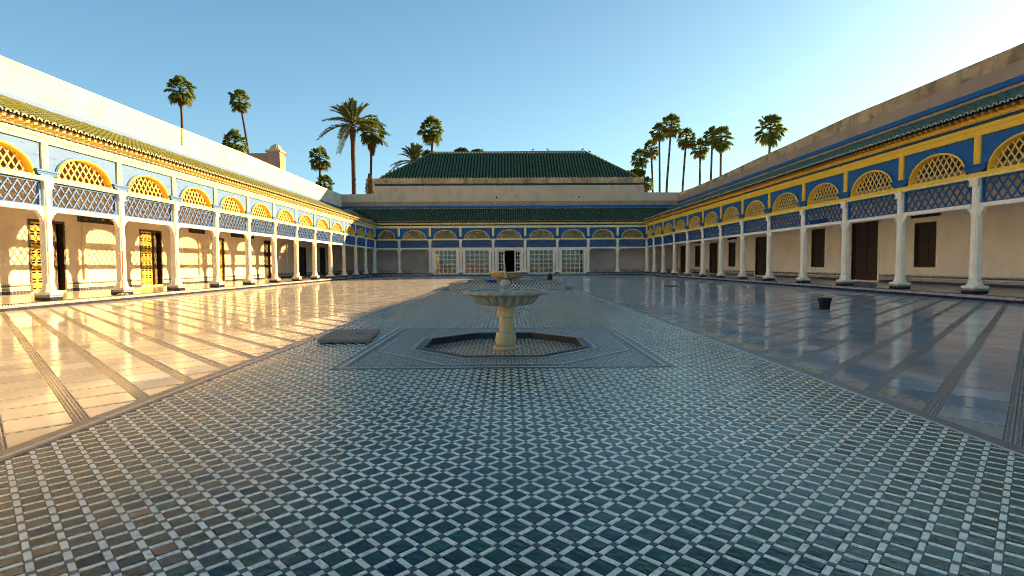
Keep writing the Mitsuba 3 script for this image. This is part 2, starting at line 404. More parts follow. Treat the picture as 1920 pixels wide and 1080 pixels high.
for k in range(8):                                        # the sunk pool's edge: eight border slabs
    a0, a1 = math.pi / 8 + k * math.pi / 4, math.pi / 8 + (k + 1) * math.pi / 4
    wedge = Polygon([(FX, FC), (FX + 3 * math.cos(a0 + .004), FC + 3 * math.sin(a0 + .004)), (FX + 3 * math.cos(a1 - .004), FC + 3 * math.sin(a1 - .004))])
    m = trimesh.creation.extrude_polygon(polys(ring.intersection(wedge))[0], 0.11, engine='earcut')
    v = np.asarray(m.vertices); v[:, 2] -= 0.097
    put('pool_edge_slab', (v, np.asarray(m.faces)), 'border_stone', PAVE)


def frame_strips(shape_out, shape_in, bsdf, h, cuts):
    g_ = shape_out.difference(shape_in)
    for w_ in cuts:
        for p_ in polys(g_.intersection(w_)):
            m_ = trimesh.creation.extrude_polygon(p_, h, engine='earcut')
            put('border_strip', (np.asarray(m_.vertices), np.asarray(m_.faces)), bsdf, PAVE)
SQB = lambda r: sbox(FX - r, FC - r, FX + r, FC + r)
OCT = lambda r: Polygon([(FX + r / math.cos(math.pi / 8) * math.cos(math.pi / 8 + k * math.pi / 4), FC + r / math.cos(math.pi / 8) * math.sin(math.pi / 8 + k * math.pi / 4)) for k in range(8)])
def wedges(n, ph):
    return [Polygon([(FX, FC)] + [(FX + 5 * math.cos(ph + (k + q) * 2 * math.pi / n), FC + 5 * math.sin(ph + (k + q) * 2 * math.pi / n)) for q in (.0006, .9994)]) for k in range(n)]
for ro, ri, b_, h_ in ((2.05, 2.005, 'border_stone', .005), (2.002, 1.965, 'border_line', .0046), (1.962, 1.92, 'border_stone', .005)):
    frame_strips(SQB(ro), SQB(ri), b_, h_, wedges(4, math.pi / 4))
for ro, ri, b_, h_ in ((1.86, 1.825, 'border_stone', .005), (1.822, 1.79, 'border_line', .0046), (1.42, 1.39, 'border_stone', .005), (1.387, 1.36, 'border_line', .0046)):
    frame_strips(OCT(ro), OCT(ri), b_, h_, wedges(8, math.pi / 8))


def tile_block(cx, cy, ha, hb, ang, h, bev, tilt, z0=0.0, poly=None):
    """Bevelled tiles (no bottom): centres, half sizes along the turned axes; slight tilt per tile. poly: unit outline."""
    k = len(cx)
    base = np.array([[-1, -1], [1, -1], [1, 1], [-1, 1]], float) if poly is None else poly
    n = len(base)
    ha, hb = np.broadcast_to(ha, k), np.broadcast_to(hb, k)
    ca, sa = math.cos(ang), math.sin(ang)
    gx, gy = rng.normal(0, tilt, k), rng.normal(0, tilt, k)
    def ringv(shrink, z, tl):
        x = base[None, :, 0] * (ha - shrink)[:, None]; y = base[None, :, 1] * (hb - shrink)[:, None]
        zz = np.full_like(x, z) + (tl * (gx[:, None] * x + gy[:, None] * y))
        return np.stack([cx[:, None] + ca * x - sa * y, cy[:, None] + sa * x + ca * y, zz + z0], -1)
    v = np.concatenate([ringv(0, -0.001, 0), ringv(0, h - bev, 1), ringv(bev, h, 1)], 1)
    f = []
    for r in (0, 1):
        for i in range(n):
            j = (i + 1) % n
            f += [[r * n + i, r * n + j, (r + 1) * n + j], [r * n + i, (r + 1) * n + j, (r + 1) * n + i]]
    f += [[2 * n, 2 * n + i, 2 * n + i + 1] for i in range(1, n - 1)]
    return v, np.array(f)


def scatter(name, v, f, bsdf, parent, most=300, stuff_name=None, stuff_label=None):
    """The pieces that show largest become parts, the rest one part."""
    c = v.mean(1); size = seen(c)
    order = np.argsort(-size)
    n = min(most, int((size > 0).sum()))
    for k in order[:n]:
        put(name, (v[k], f), bsdf, parent)
    rest = v[order[n:]]
    if len(rest):
        put(stuff_name or name + '_field', (rest.reshape(-1, 3), (f[None] + (np.arange(len(rest)) * v.shape[1])[:, None, None]).reshape(-1, 3)), bsdf, parent, kind='stuff', label=stuff_label)


YMAX_T = 30.0
ii, jj = np.meshgrid(np.arange(-170, 330), np.arange(-170, 330), indexing='ij')
def lattice(da, db):
    a, b = A0 + (ii + da) * PIT_T, B0 + (jj + db) * PIT_T
    x, y = ((a - b) / SQ).ravel(), ((a + b) / SQ).ravel()
    ok = (x > MED_L + 0.13) & (x < MED_R - 0.13) & (y > 1.6) & (y < YMAX_T) & (np.maximum(np.abs(x - FX), np.abs(y - FC)) > 2.10)
    return x[ok], y[ok]
ANG = math.pi / 4
jit = lambda n, s: rng.normal(0, s, n)
x, y = lattice(0.5, 0.5)
v, f = tile_block(x, y, 0.0442 + jit(len(x), 0.0016), 0.0442 + jit(len(x), 0.0016), ANG, 0.0045, 0.0014, 0.014)
scatter('glazed_tile', v, f, 'teal_glaze', PAVE)
x, y = lattice(0.5, 0.0); x2, y2 = lattice(0.0, 0.5)
v1, f = tile_block(x, y, 0.0430 + jit(len(x), 0.001), 0.0140 + jit(len(x), 0.0008), ANG, 0.0042, 0.0012, 0.008)
v2, f = tile_block(x2, y2, 0.0140 + jit(len(x2), 0.0008), 0.0430 + jit(len(x2), 0.001), ANG, 0.0042, 0.0012, 0.008)
scatter('white_bar', np.concatenate([v1, v2]), f, 'white_glaze', PAVE)
x, y = lattice(0.0, 0.0)
st = np.array([[math.cos(t) * (1 if k % 2 == 0 else 0.80), math.sin(t) * (1 if k % 2 == 0 else 0.80)] for k, t in enumerate(np.arange(8) * math.pi / 4)])
v, f = tile_block(x, y, 0.0205, 0.0205, 0.0, 0.0042, 0.0012, 0.008, poly=st)
scatter('star_tile', v, f, 'dark_glaze', PAVE)

# marble slabs of the side fields
allv = []
for sgn in (1, -1):
    ka, kb = np.meshgrid(np.arange(-20, 140), np.arange(-40, 100), indexing='ij')
    a = 7.72 / SQ + (ka + 0.5) * 0.481; b = 0.12 / SQ + (kb + 0.5) * 0.516
    ax, yy = ((a - b) / SQ).ravel(), ((a + b) / SQ).ravel()
    edge = 3.45
    fld = (sbox(edge, 0.8, (KR if sgn > 0 else -KL) - 0.02, KF - 0.02))
    inner = (ax > edge + 0.36) & (ax < fld.bounds[2] - 0.36) & (yy > 1.2) & (yy < KF - 0.4)
    v, f4 = tile_block(ax[inner], yy[inner], 0.481 / 2 - 0.025, 0.516 / 2 - 0.060, ANG, 0.004, 0.0012, 0.0018)
    v[..., 0] *= sgn
    near = ~inner & (ax > edge - 0.4) & (ax < fld.bounds[2] + 0.4) & (yy > 0.9) & (yy < KF)
    allv.append((v, f4 if sgn > 0 else f4[:, ::-1]))
    cut = MB(); cuts = []
    for cx, cy in zip(ax[near], yy[near]):                # slabs cut by the field's edge
        q = affinity.translate(affinity.rotate(sbox(-0.481 / 2 + 0.025, -0.516 / 2 + 0.060, 0.481 / 2 - 0.025, 0.516 / 2 - 0.060), 45, origin=(0, 0)), cx, cy)
        for p in polys(q.intersection(fld)):
            if p.area < 0.004: continue
            m = trimesh.creation.extrude_polygon(p, 0.004, engine='earcut')
            vv = np.asarray(m.vertices).copy(); vv[:, 0] *= sgn
            ff = np.asarray(m.faces); cuts.append((p.centroid.x * sgn, p.centroid.y, vv, ff if sgn > 0 else ff[:, ::-1]))
    cuts.sort(key=lambda c: -float(seen(np.array([c[0], c[1], 0.0]))))
    for c in cuts[:30]:
        put('cut_slab', (c[2], c[3]), 'marble', PAVE)
    for c in cuts[30:]:
        cut.add(c[2], c[3])
    put('cut_slabs_far', cut.mesh(), 'marble', PAVE, kind='stuff')
for (v, f4), q in zip(allv, (150, 150)):
    scatter('marble_slab', v, f4, 'marble', PAVE, most=q, stuff_name='marble_field')
for x0, x1, mname, h in ((MED_L - 0.105, MED_L - 0.012, 'border_stone', 0.004), (MED_L - 0.008, MED_L + 0.03, 'border_line', 0.0045), (MED_L + 0.035, MED_L + 0.08, 'border_stone', 0.004),
                         (MED_R - 0.06, MED_R - 0.035, 'border_line', 0.0045), (MED_R - 0.03, MED_R + 0.085, 'border_stone', 0.004)):
    for y0 in np.arange(0, 58, 1.45):
        if y0 > 30: break
        b = chamfer_box(x0, x1, y0 + 0.003, y0 + 1.447, -0.01, h, 0.001)
        put('border_strip', b.mesh(), mname, PAVE)
    b = chamfer_box(x0, x1, 30.45 + 0.003, KF - 0.02, -0.01, h, 0.001)
    put('border_strip', b.mesh(), mname, PAVE)

# ------------------------------------------------------------------ walkways with tiled kerbs
ML = np.eye(4); ML[:3, :3] = [[0, 1, 0], [1, 0, 0], [0, 0, 1]]; ML[:3, 3] = [-14.576, 0, 0]          # local (s, u, z): u points into the court
MR = np.eye(4); MR[:3, :3] = [[0, -1, 0], [1, 0, 0], [0, 0, 1]]; MR[:3, 3] = [15.446, 0, 0]
MF = np.eye(4); MF[:3, :3] = [[1, 0, 0], [0, -1, 0], [0, 0, 1]]; MF[:3, 3] = [0, 59.0, 0]
HW = 0.19
for M, s0, s1, ub, side in ((ML, YS, KF, -4.524, 'left'), (MR, YS, KF, -4.554, 'right'), (MF, KL - 5, KR + 5, -3.2, 'far')):
    ue = 0.406 if side != 'far' else 0.55
    s1b = s1 if side == 'far' else 58.45 + 0.2
    w = MB().box(s0, s1b, ub, ue - 0.012, -0.3, HW - 0.004)
    W = put('walkway', w.mesh(M), 'walkway_marble', kind='structure', label={'left': 'raised marble gallery walkway along the sunlit left side', 'right': 'raised marble gallery walkway along the shaded right side', 'far': 'raised marble walkway across the far end of the court'}[side])
    e0, e1 = (KL, KR) if side == 'far' else (s0, s1)
    nt = int((e1 - e0) / 0.205)
    for name, (ua, ub2, za, zb), m_ in (('nosing_tile', (ue - 0.16 if side != 'far' else ue - .3, ue, HW - 0.012, HW + .002), 'blue_glaze'), ('riser_tile', (ue - 0.02, ue + 0.004, 0.0, 0.085), 'blue_glaze')):
        cs = e0 + (np.arange(nt) + 0.5) * (e1 - e0) / nt
        pts = np.stack([cs, np.full(nt, ue), np.full(nt, 0.1), np.ones(nt)], 1) @ M.T
        order = np.argsort(-seen(pts[:, :3])); far = MB()
        for q, k in enumerate(order):
            h = (e1 - e0) / nt / 2 - 0.004
            b = chamfer_box(cs[k] - h, cs[k] + h, ua, ub2, za, zb + (rng.normal(0, 0.0008)), 0.003)
            if q < 110: put(name, b.mesh(M), m_, W)
            else: far.add(np.vstack(b.v), np.vstack(b.f))
        if not far.empty(): put(name + 's_far', far.mesh(M), m_, W, kind='stuff')
    put('check_band', MB().box(e0, e1, ue - 0.03, ue + 0.001, 0.087, HW - 0.013).mesh(M), 'check_band', W)

# ------------------------------------------------------------------ gallery wings
def fluted(r, z0, z1, n=16, taper=0.94):
    th = np.arange(n * 4) * 2 * np.pi / (n * 4)
    d = np.where(np.arange(n * 4) % 4 == 0, 0.88, np.where(np.arange(n * 4) % 4 == 2, 1.0, 0.985))
    sq = 1 / np.maximum(np.abs(np.cos(th)), np.abs(np.sin(th)))
    sq = np.minimum(sq, 1.13) ** 0.8                       # a square pier with rounded, fluted sides
    v, f = [], []
    for k, (z, s) in enumerate(((z0, 1.04), (z0 + 0.05, 1.0), (z1 - 0.05, taper), (z1, taper * 1.04))):
        v.append(np.stack([r * s * d * sq * np.cos(th), r * s * d * sq * np.sin(th), np.full(len(th), z)], 1))
    m_ = len(th); i = np.arange(m_); j = (i + 1) % m_
    for k in range(3): f.append(np.stack([k * m_ + i, k * m_ + j, (k + 1) * m_ + j, (k + 1) * m_ + i], 1))
    return MB().add(np.vstack(v), np.vstack(f))


def column(W, M, s, H, plinth=True):
    C = sub(W, 'column')
    Mc = M.copy(); Mc[:3, 3] = M[:3, 3] + M[:3, 0] * s
    put('plinth', chamfer_box(-.245, .245, -.245, .245, HW, HW + .165, .006).mesh(Mc), 'plinth_tile', C)
    b = chamfer_box(-.25, .25, -.25, .25, HW + .165, HW + .265, .015)
    oct_ = lambda r: np.array([[r * math.cos(t), r * math.sin(t)] for t in np.pi / 8 + np.arange(8) * np.pi / 4])
    rings = [(.245, .265), (.245, .285), (.205, .335), (.185, .35), (.195, .385), (.195, .41), (.165, .44), (.175, .48), (.15, .56)]
    b2 = lathe([(r, HW + z) for r, z in rings], 8, phase=math.pi / 8)
    bb = MB().add(np.vstack(b.v), np.vstack(b.f)).add(np.vstack(b2.v), np.vstack(b2.f))
    put('base', bb.mesh(Mc), 'white_paint', C)
    put('shaft', fluted(.142, HW + .55, H['cap0']).mesh(Mc), 'white_paint', C)
    c0, c1 = H['cap0'], H['beam0']
    k = MB()
    hh = (c1 - c0)
    for r, z0, z1 in ((.148, 0, .12), (.168, .12, .30), (.150, .30, .42), (.158, .42, .75), (.170, .75, .88), (.185, .88, 1.0)):
        k.box(-r, r, -r, r, c0 + z0 * hh, c0 + z1 * hh)
    put('capital', k.mesh(Mc), 'white_paint', C)
    for sg in (-1, 1):
        k = MB()
        prof = Polygon([(sg * .13, H['rail0']), (sg * .34, H['rail0']), (sg * .32, H['rail0'] - .06), (sg * .25, H['rail0'] - .09), (sg * .23, H['rail0'] - .16), (sg * .185, H['rail0'] - .19), (sg * .165, H['rail0'] - .28), (sg * .13, H['rail0'] - .30)])
        ext(k, prof, -.06, .06)
        put('bracket', k.mesh(Mc), 'white_paint', C)


def lattice_strips(region, w, h, t):
    """Two families of diagonal strips clipped to the region (s, z)."""
    x0, z0, x1, z1 = region.bounds
    k = h / w; out = []
    for sg in (1, -1):
        fam = []
        c0 = math.floor(min(z0 - sg * k * x0, z0 - sg * k * x1) / h) * h
        c1 = max(z1 - sg * k * x0, z1 - sg * k * x1)
        c = c0 + (0 if sg > 0 else 0)
        while c < c1 + h:
            ln = LineString([(x0 - 1, sg * k * (x0 - 1) + c), (x1 + 1, sg * k * (x1 + 1) + c)]).buffer(t / 2, cap_style='flat')
            fam += polys(ln.intersection(region))
            c += h
        out.append(fam)
    return out


def slats(parent, region, w, h, t, u, dep, bsdf, single, M, roundn=True):
    fams = lattice_strips(region, w, h, t)
    allm = MB()
    for fi, fam in enumerate(fams):
        u0 = u - dep * (fi + 1) + 0.002 * fi
        for p in fam:
            mb = allm if not single else MB()
            ext(mb, p, u0, u0 + dep)
            if single: put('slat', mb.mesh(M), bsdf, parent)
    if not single and not allm.empty():
        put('slats', allm.mesh(M), bsdf, parent)


def barrel(mb, s, u0, z0, u1, z1, r0=.088, r1=.076, n=6, th=.016):
    """One cover tile from its low end (u0, z0) to its high end (u1, z1)."""
    a = np.linspace(0, math.pi, n + 1)
    d = np.array([u1 - u0, z1 - z0]); d /= np.linalg.norm(d); nn = np.array([-d[1], d[0]])
    if nn[1] < 0: nn = -nn
    def arc(r, u, z, lift):
        c, sn = np.cos(a) * r, np.sin(a) * r * 0.95 + lift
        return np.stack([s + c, u + nn[0] * sn, z + nn[1] * sn], 1)
    v = np.vstack([arc(r0, u0, z0, .028), arc(r1, u1, z1, .0), arc(r0 - th, u0, z0, .028)])
    i = np.arange(n); m_ = n + 1
    f = np.vstack([np.stack([i, i + 1, m_ + i + 1, m_ + i], 1), np.stack([i + 1, i, 2 * m_ + i, 2 * m_ + i + 1], 1)])
    mb.add(v, f)


def tiled_roof(R, M, s0, s1, u_e, z_e, u_t, z_t, bsdf, pitch=.255, single=0, lim0=None, lim1=None, course=.36, mortar=True, scale=1.0):
    """R: key of the roof part. lim0/lim1(u): where valleys or hips cut the slope at either end."""
    n = int((s1 - s0) / pitch); L = math.hypot(u_t - u_e, z_t - z_e); nc = max(2, int(L / course))
    ok0 = lim0 or (lambda u: s0 - 1); ok1 = lim1 or (lambda u: s1 + 1)
    items = []
    for i in range(n):
        s = s0 + (i + .5) * pitch
        for c in range(nc):
            t0, t1 = c / nc, min(1.0, (c + 1.22) / nc)
            u0, u1 = u_e + (u_t - u_e) * t0, u_e + (u_t - u_e) * t1
            if s < ok0(u0) or s > ok1(u0): continue
            j = rng.normal(0, .006, 3)
            items.append((s + j[0], u0, z_e + (z_t - z_e) * t0 + j[1], u1, z_e + (z_t - z_e) * t1 + j[2] * .5))
    P = np.array([[q[0], q[1], q[2], 1] for q in items]) @ M.T
    order = np.argsort(-seen(P[:, :3])); rest = MB()
    for q, k in enumerate(order):
        mb = MB() if q < single else rest
        barrel(mb, *items[k], r0=.088 * scale, r1=.076 * scale, n=6 if q < 900 else 4)
        if q < single: put('tile', mb.mesh(M), bsdf, R)
    put('tile_field', rest.mesh(M), bsdf, R, kind='stuff')
    # pan tiles: troughs between the covers
    pan = MB(); a = np.linspace(0, 1, 5)
    for i in range(n + 1):
        s = s0 + i * pitch
        ue_, ut_ = u_e, u_t
        us = np.linspace(u_e, u_t, 60); keep = [u for u in us if ok0(u) <= s <= ok1(u)]
        if len(keep) < 2: continue
        ua, ub = (keep[0], keep[-1])
        zz = lambda u: z_e + (z_t - z_e) * (u - u_e) / (u_t - u_e)
        row = [np.stack([s + (a - .5) * pitch, np.full(5, u), zz(u) + .03 - .055 * np.sin(a * math.pi) - .02], 1) for u in (ua, ub)]
        k = np.arange(4)
        pan.add(np.vstack(row), np.stack([k, k + 1, 5 + k + 1, 5 + k], 1))
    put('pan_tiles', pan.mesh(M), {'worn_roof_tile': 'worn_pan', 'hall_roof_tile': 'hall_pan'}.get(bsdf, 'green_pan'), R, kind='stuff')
    if mortar:
        mo = MB()
        for i in range(n):
            s = s0 + (i + .5) * pitch
            if s < ok0(u_e) or s > ok1(u_e): continue
            arc = [(s + math.cos(t) * .098, z_e + .02 + math.sin(t) * .095) for t in np.linspace(0, math.pi, 8)]
            inn = [(s + math.cos(t) * .060, z_e + .02 + math.sin(t) * .056) for t in np.linspace(math.pi, 0, 8)]
            ext(mo, Polygon(arc + (inn if mortar != 'plug' else [])), u_e - .06, u_e - .02) if mortar == 'plug' else ext(mo, Polygon(arc + inn), u_e + .004, u_e + .03)
        put('mortar_rims', mo.mesh(M), 'mortar', R, kind='stuff')


def wall_with_openings(mb, s0, s1, z0, z1, holes, u0, u1):
    g_ = sbox(s0, z0, s1, z1)
    for h in holes: g_ = g_.difference(sbox(*h))
    ext(mb, g_, u0, u1)


HL = dict(rail0=3.00, rail1=3.14, lat0=3.14, lat1=3.93, cap0=3.70, beam0=3.94, beam1=4.08, imp1=4.28, arch=4.92, pan1=5.13, fr1=5.40, st1=5.46, cor1=5.58, eave=5.60, u_e=.50, roof=7.66, ur=-4.46)
HR = dict(rail0=3.01, rail1=3.15, lat0=3.15, lat1=3.94, cap0=3.71, beam0=3.95, beam1=4.14, imp1=4.41, arch=5.10, pan1=5.33, fr1=5.66, st1=5.79, cor1=5.95, eave=5.95, u_e=.50, roof=7.96, ur=-4.50)
HF = dict(rail0=2.94, rail1=3.10, lat0=3.10, lat1=3.87, cap0=3.66, beam0=3.93, beam1=4.06, imp1=4.32, arch=5.06, pan1=5.26, fr1=5.50, st1=5.66, cor1=5.82, eave=5.88, u_e=.50, roof=7.70, ur=-3.16)


def wing(label, M, cols, H, pal, bays_named, single_bays, tile_single, valley, s_ends, stained=False, glazed=()):
    W = thing('gallery_wing', label, 'building', 'gallery wings around the court')
    blue, yellow, pale_y = pal['blue'], pal['yellow'], pal['pale']
    for k, s in enumerate(cols):
        column(W, M, s, H)
    sA, sB = cols[0], cols[-1]
    # horizontal members, one piece per bay butted end to end
    for k in range(len(cols) - 1):
        a, b = cols[k], cols[k + 1]; c = (a + b) / 2; half = (b - a) / 2
        one = k in single_bays
        put('rail', chamfer_box(a + .17, b - .17, -.075, .085, H['rail0'], H['rail1'], .01).mesh(M), 'white_paint', W)
        P = sub(W, 'lattice_panel')
        x0, x1 = a + .19, b - .19
        fr = sbox(x0, H['lat0'], x1, H['lat1']); inn = sbox(x0 + .055, H['lat0'] + .045, x1 - .055, H['lat1'] - .05)
        put('frame', ext(MB(), fr.difference(inn), -.045, .045).mesh(M), blue, P)
        slats(P, inn, .20 if stained else .31, .28 if stained else .43, .058 if stained else .042, .035, .03, blue, one, M)
        put('beam', MB().box(a, b, -.14, .12, H['beam0'] + .064, H['beam1']).mesh(M), pale_y, W)
        put('beam_fillet', MB().box(a, b, -.14, .15, H['beam0'] + .002, H['beam0'] + .062).mesh(M), 'cream_yellow_paint', W)
        # arch
        aw = half - .40; ah = H['arch'] - H['beam1']
        th = np.linspace(0, math.pi, 33)
        def arch(da):
            q = [(c + (aw + da) * math.cos(t), H['beam1'] + max(0, (ah + da)) * (abs(math.sin(t)) ** .92)) for t in th]
            return Polygon(q)
        outer, inner = arch(0.0), arch(-.060)
        panel = sbox(a, H['beam1'], b, H['pan1']).difference(outer)
        put('spandrel_panel', ext(MB(), panel, -.20, .02).mesh(M), blue, W)
        S = sub(W, 'arch_screen')
        put('frame', ext(MB(), outer.buffer(-.001).difference(inner), -.17, .085).mesh(M), pal.get('ring', yellow), S, smooth=35)
        put('moulding', ext(MB(), outer.buffer(.035).difference(outer.buffer(-.02)).intersection(sbox(a, H['beam1'] + .002, b, H['pan1'])), .018, .055).mesh(M), pal['shadowline'], S)
        inz = inner.buffer(.01)
        put('sill', MB().box(c - aw + .02, c + aw - .02, -.19, .07, H['beam1'] + .001, H['beam1'] + .035).mesh(M), pale_y, S)
        slats(S, inz, .29 if stained else .255, .39 if stained else .37, .026 if stained else .036, -.06, .025, 'gold_paint', one, M)
        if stained:
            for q in range(int(2 * aw / .2)):
                for r in range(5):
                    p_ = sbox(c - aw + q * .2, H['beam1'] + r * .19, c - aw + (q + 1) * .2 - .01, H['beam1'] + (r + 1) * .19 - .01).intersection(inner)
                    w_ = abs(q * .2 - aw) / aw
                    if p_.is_empty or p_.area < .006: continue
                    hit = rng.random() < .25 + .5 * w_
                    kk = int(rng.integers(0, 4)) if hit else 4
                    if kk == 4 and not hit: continue
                    put('stained_pane', ext(MB(), p_, -.185, -.178).mesh(M), f'stained_pane_{min(kk, 2) if rng.random() < .9 else 3}', S)
    for k, s in enumerate(cols):
        lo, hi = (-.40 if k else -.2), (.40 if k < len(cols) - 1 else .2)
        b0, z0, z1 = MB(), H['beam1'] + .002, H['imp1']
        b0.box(s + lo, s + hi, .0, .15, z0 + .10, z1 - .05).box(s + lo - .04, s + hi + .04, .0, .19, z1 - .05, z1)
        b0.box(s + lo * .85, s + hi * .85, .0, .13, z0 + .05, z0 + .10).box(s + lo * .62, s + hi * .62, .0, .125, z0, z0 + .05)
        put('impost', b0.mesh(M), blue, W)
        b0 = MB().box(s - .12, s + .12, .021, .075, H['imp1'] + .001, H['pan1']).box(s - .075, s + .075, .075, .088, H['imp1'] + .03, H['pan1'] - .02)
        put('pilaster', b0.mesh(M), yellow, W)
    e0, e1 = s_ends
    f0 = sA - .3 if valley[0] is None else e0; f1 = sB + .3 if valley[1] is None else e1
    z0 = H['pan1']; z1 = H['fr1']; zm = z0 + (z1 - z0) * .58
    put('frieze', MB().box(sA - .1, sB + .1, -.20, .09, z0, zm - .012).box(sA - .1, sB + .1, -.2, .075, zm - .012, zm + .004).box(sA - .1, sB + .1, -.20, .115, zm + .004, z1).mesh(M), yellow, W)
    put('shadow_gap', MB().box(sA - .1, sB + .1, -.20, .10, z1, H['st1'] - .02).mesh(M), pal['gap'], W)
    zc = H['cor1']
    put('cornice', MB().box(sA - .15, sB + .15, -.2, .20, H['st1'], H['st1'] + (zc - H['st1']) * .45).box(sA - .15, sB + .15, -.2, .26, H['st1'] + (zc - H['st1']) * .45, zc - .015).mesh(M), yellow, W)
    put('white_fillet', MB().box(sA - .1, sB + .1, -.2, .13, H['st1'] - .02, H['st1'] - .002).mesh(M), 'white_paint', W)
    mod = MB(); n = int((sB - sA) / .255)
    for i in range(n):
        s = sA + (i + .5) * (sB - sA) / n
        mod.box(s - .05, s + .05, .255, .44, H['eave'] - .075, H['eave'] - .005)
    put('modillions', mod.mesh(M), pal['mod'], W, kind='stuff')
    put('eave_board', MB().box(sA - .2, sB + .2, -.2, .46, H['eave'] - .013, H['eave'] + .012).mesh(M), 'brown_wood', W)
    put('ceiling', MB().box(e0, e1, H['ur'], -.205, H['pan1'] - .06, H['pan1'] + .0).mesh(M), 'brown_wood', W)
    R = sub(W, 'roof')
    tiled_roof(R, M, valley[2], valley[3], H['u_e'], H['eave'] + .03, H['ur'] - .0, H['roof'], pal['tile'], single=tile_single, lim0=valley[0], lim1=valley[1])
    return W


def panel_door(W, M, s0, s1, z0, z1, u, kind, name='door', gilt=False):
    """Opening in the rear wall; u is the wall face."""
    D = sub(W, name)
    put('backing', MB().box(s0 - .02, s1 + .02, u - .24, u - .22, z0 - .02, z1 + .02).mesh(M), 'black_interior', D)
    fr = sbox(s0 + .002, z0, s1 - .002, z1 - .002).difference(sbox(s0 + .09, z0 + (.09 if name == 'window' else 0), s1 - .09, z1 - .10))
    put('frame', ext(MB(), fr, u - .20, u + .025).mesh(M), 'dark_wood', D)
    a0, a1, b0, b1 = s0 + .09, s1 - .09, z0 + (.09 if name == 'window' else .02), z1 - .10
    mid = (a0 + a1) / 2
    if gilt:
        wl = (a1 - a0) * (.62 if kind == 'half' else 1.0)
        L = put('leaf', ext(MB(), sbox(a0, b0, a0 + wl, b1).difference(sbox(a0 + .05, b0 + .05, a0 + wl - .05, b1 - .05)), u - .12, u - .08).mesh(M), 'gilt', D)
        nx = 3 if wl > .9 else 2; nz = 7
        cw, ch = (wl - .1) / nx, (b1 - b0 - .1) / nz
        for i in range(nx):
            for j in range(nz):
                cx, cz = a0 + .05 + (i + .5) * cw, b0 + .05 + (j + .5) * ch
                r = min(cw, ch) * .40
                cell = sbox(cx - cw / 2, cz - ch / 2, cx + cw / 2, cz + ch / 2)
                g_ = cell.difference(cell.buffer(-.022, join_style='mitre'))
                cpt = Polygon([(cx + r * (1.0 if k % 2 else .80) * math.cos(k * math.pi / 8), cz + r * (1.0 if k % 2 else .80) * math.sin(k * math.pi / 8)) for k in range(16)])
                g_ = g_.union(cpt.difference(cpt.buffer(-.03)))
                for q in range(4):
                    t = q * math.pi / 2 + math.pi / 4
                    g_ = g_.union(LineString([(cx + r * .9 * math.cos(t), cz + r * .9 * math.sin(t)), (cx + cw * .49 * np.sign(math.cos(t)), cz + ch * .49 * np.sign(math.sin(t)))]).buffer(.014))
                st_ = Polygon([(cx + r * (.58 if k % 2 else .30) * math.cos(k * math.pi / 8), cz + r * (.58 if k % 2 else .30) * math.sin(k * math.pi / 8)) for k in range(16)])
                g_ = g_.union(st_.difference(Polygon([(cx + r * .2 * math.cos(k * math.pi / 4), cz + r * .2 * math.sin(k * math.pi / 4)) for k in range(8)])))
                put('fretwork_panel', ext(MB(), g_, u - .11, u - .085).mesh(M), 'gilt', D)
        if kind == 'half':                                  # the other leaf stands folded open, edge on
            e = a0 + wl + .02
            for k in range(3):
                put('folded_leaf', MB().box(e + k * .13, e + k * .13 + .05, u - .2, u + .02 - .04 * k, b0, b1).mesh(M), 'brown_wood' if k == 1 else 'dark_wood', D)
        return D
    for a_, b_ in ((a0 + .003, mid - .004), (mid + .004, a1 - .003)):
        L = sub(D, 'shutter' if name == 'window' else 'leaf')
        w = b_ - a_
        holes = []; nz = 3
        hz = (b1 - b0 - .04)
        cuts = [(.06, .46), (.52, .70), (.76, .95)] if name == 'window' else [(.05, .32), (.37, .64), (.69, .95)]
        frame = sbox(a_, b0, b_, b1); pan = MB(); lou = MB()
        for q, (c0, c1) in enumerate(cuts):
            hbx = sbox(a_ + .07, b0 + c0 * hz, b_ - .07, b0 + c1 * hz)
            frame = frame.difference(hbx)
            if name == 'window' and q == 2:
                zz = b0 + c0 * hz
                while zz < b0 + c1 * hz - .03:
                    lou.box(a_ + .072, b_ - .072, u - .12, u - .085, zz, zz + .018); zz += .045
            inner = hbx.buffer(-.035, join_style='mitre')
            ext(pan, hbx.buffer(-.001), u - .125, u - .115); ext(pan, inner, u - .115, u - .098)
        ext(pan, frame, u - .13, u - .08)
        if not lou.empty(): pan.add(np.vstack(lou.v), np.vstack(lou.f))
        scene[L] = mikit.ply(pan.mesh(M), 'dark_wood')
    return D


# left wing (sunlit)
CL = [3.95, 7.2, 10.45, 13.75, 17.06, 20.29, 23.58, 26.88, 30.21, 33.57, 37.05, 40.54, 44.15, 47.8, 51.5, 55.1, 58.72]
CR = [4.0, 7.35, 10.7, 14.1, 17.48, 20.85, 24.28, 27.72, 31.35, 34.91, 38.44, 41.99, 45.54, 49.2, 52.75, 56.0, 58.7]
CF = [-14.576, -11.89, -8.49, -5.13, -1.54, 1.99, 5.54, 8.96, 12.21, 15.446]
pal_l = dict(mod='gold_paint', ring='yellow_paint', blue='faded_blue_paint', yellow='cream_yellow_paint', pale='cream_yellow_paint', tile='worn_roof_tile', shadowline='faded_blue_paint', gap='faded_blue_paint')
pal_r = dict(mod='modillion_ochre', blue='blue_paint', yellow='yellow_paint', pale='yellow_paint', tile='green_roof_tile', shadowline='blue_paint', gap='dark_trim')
pal_f = dict(mod='modillion_ochre', blue='blue_paint', yellow='cream_yellow_paint', pale='cream_yellow_paint', tile='green_roof_tile', shadowline='blue_paint', gap='dark_trim')
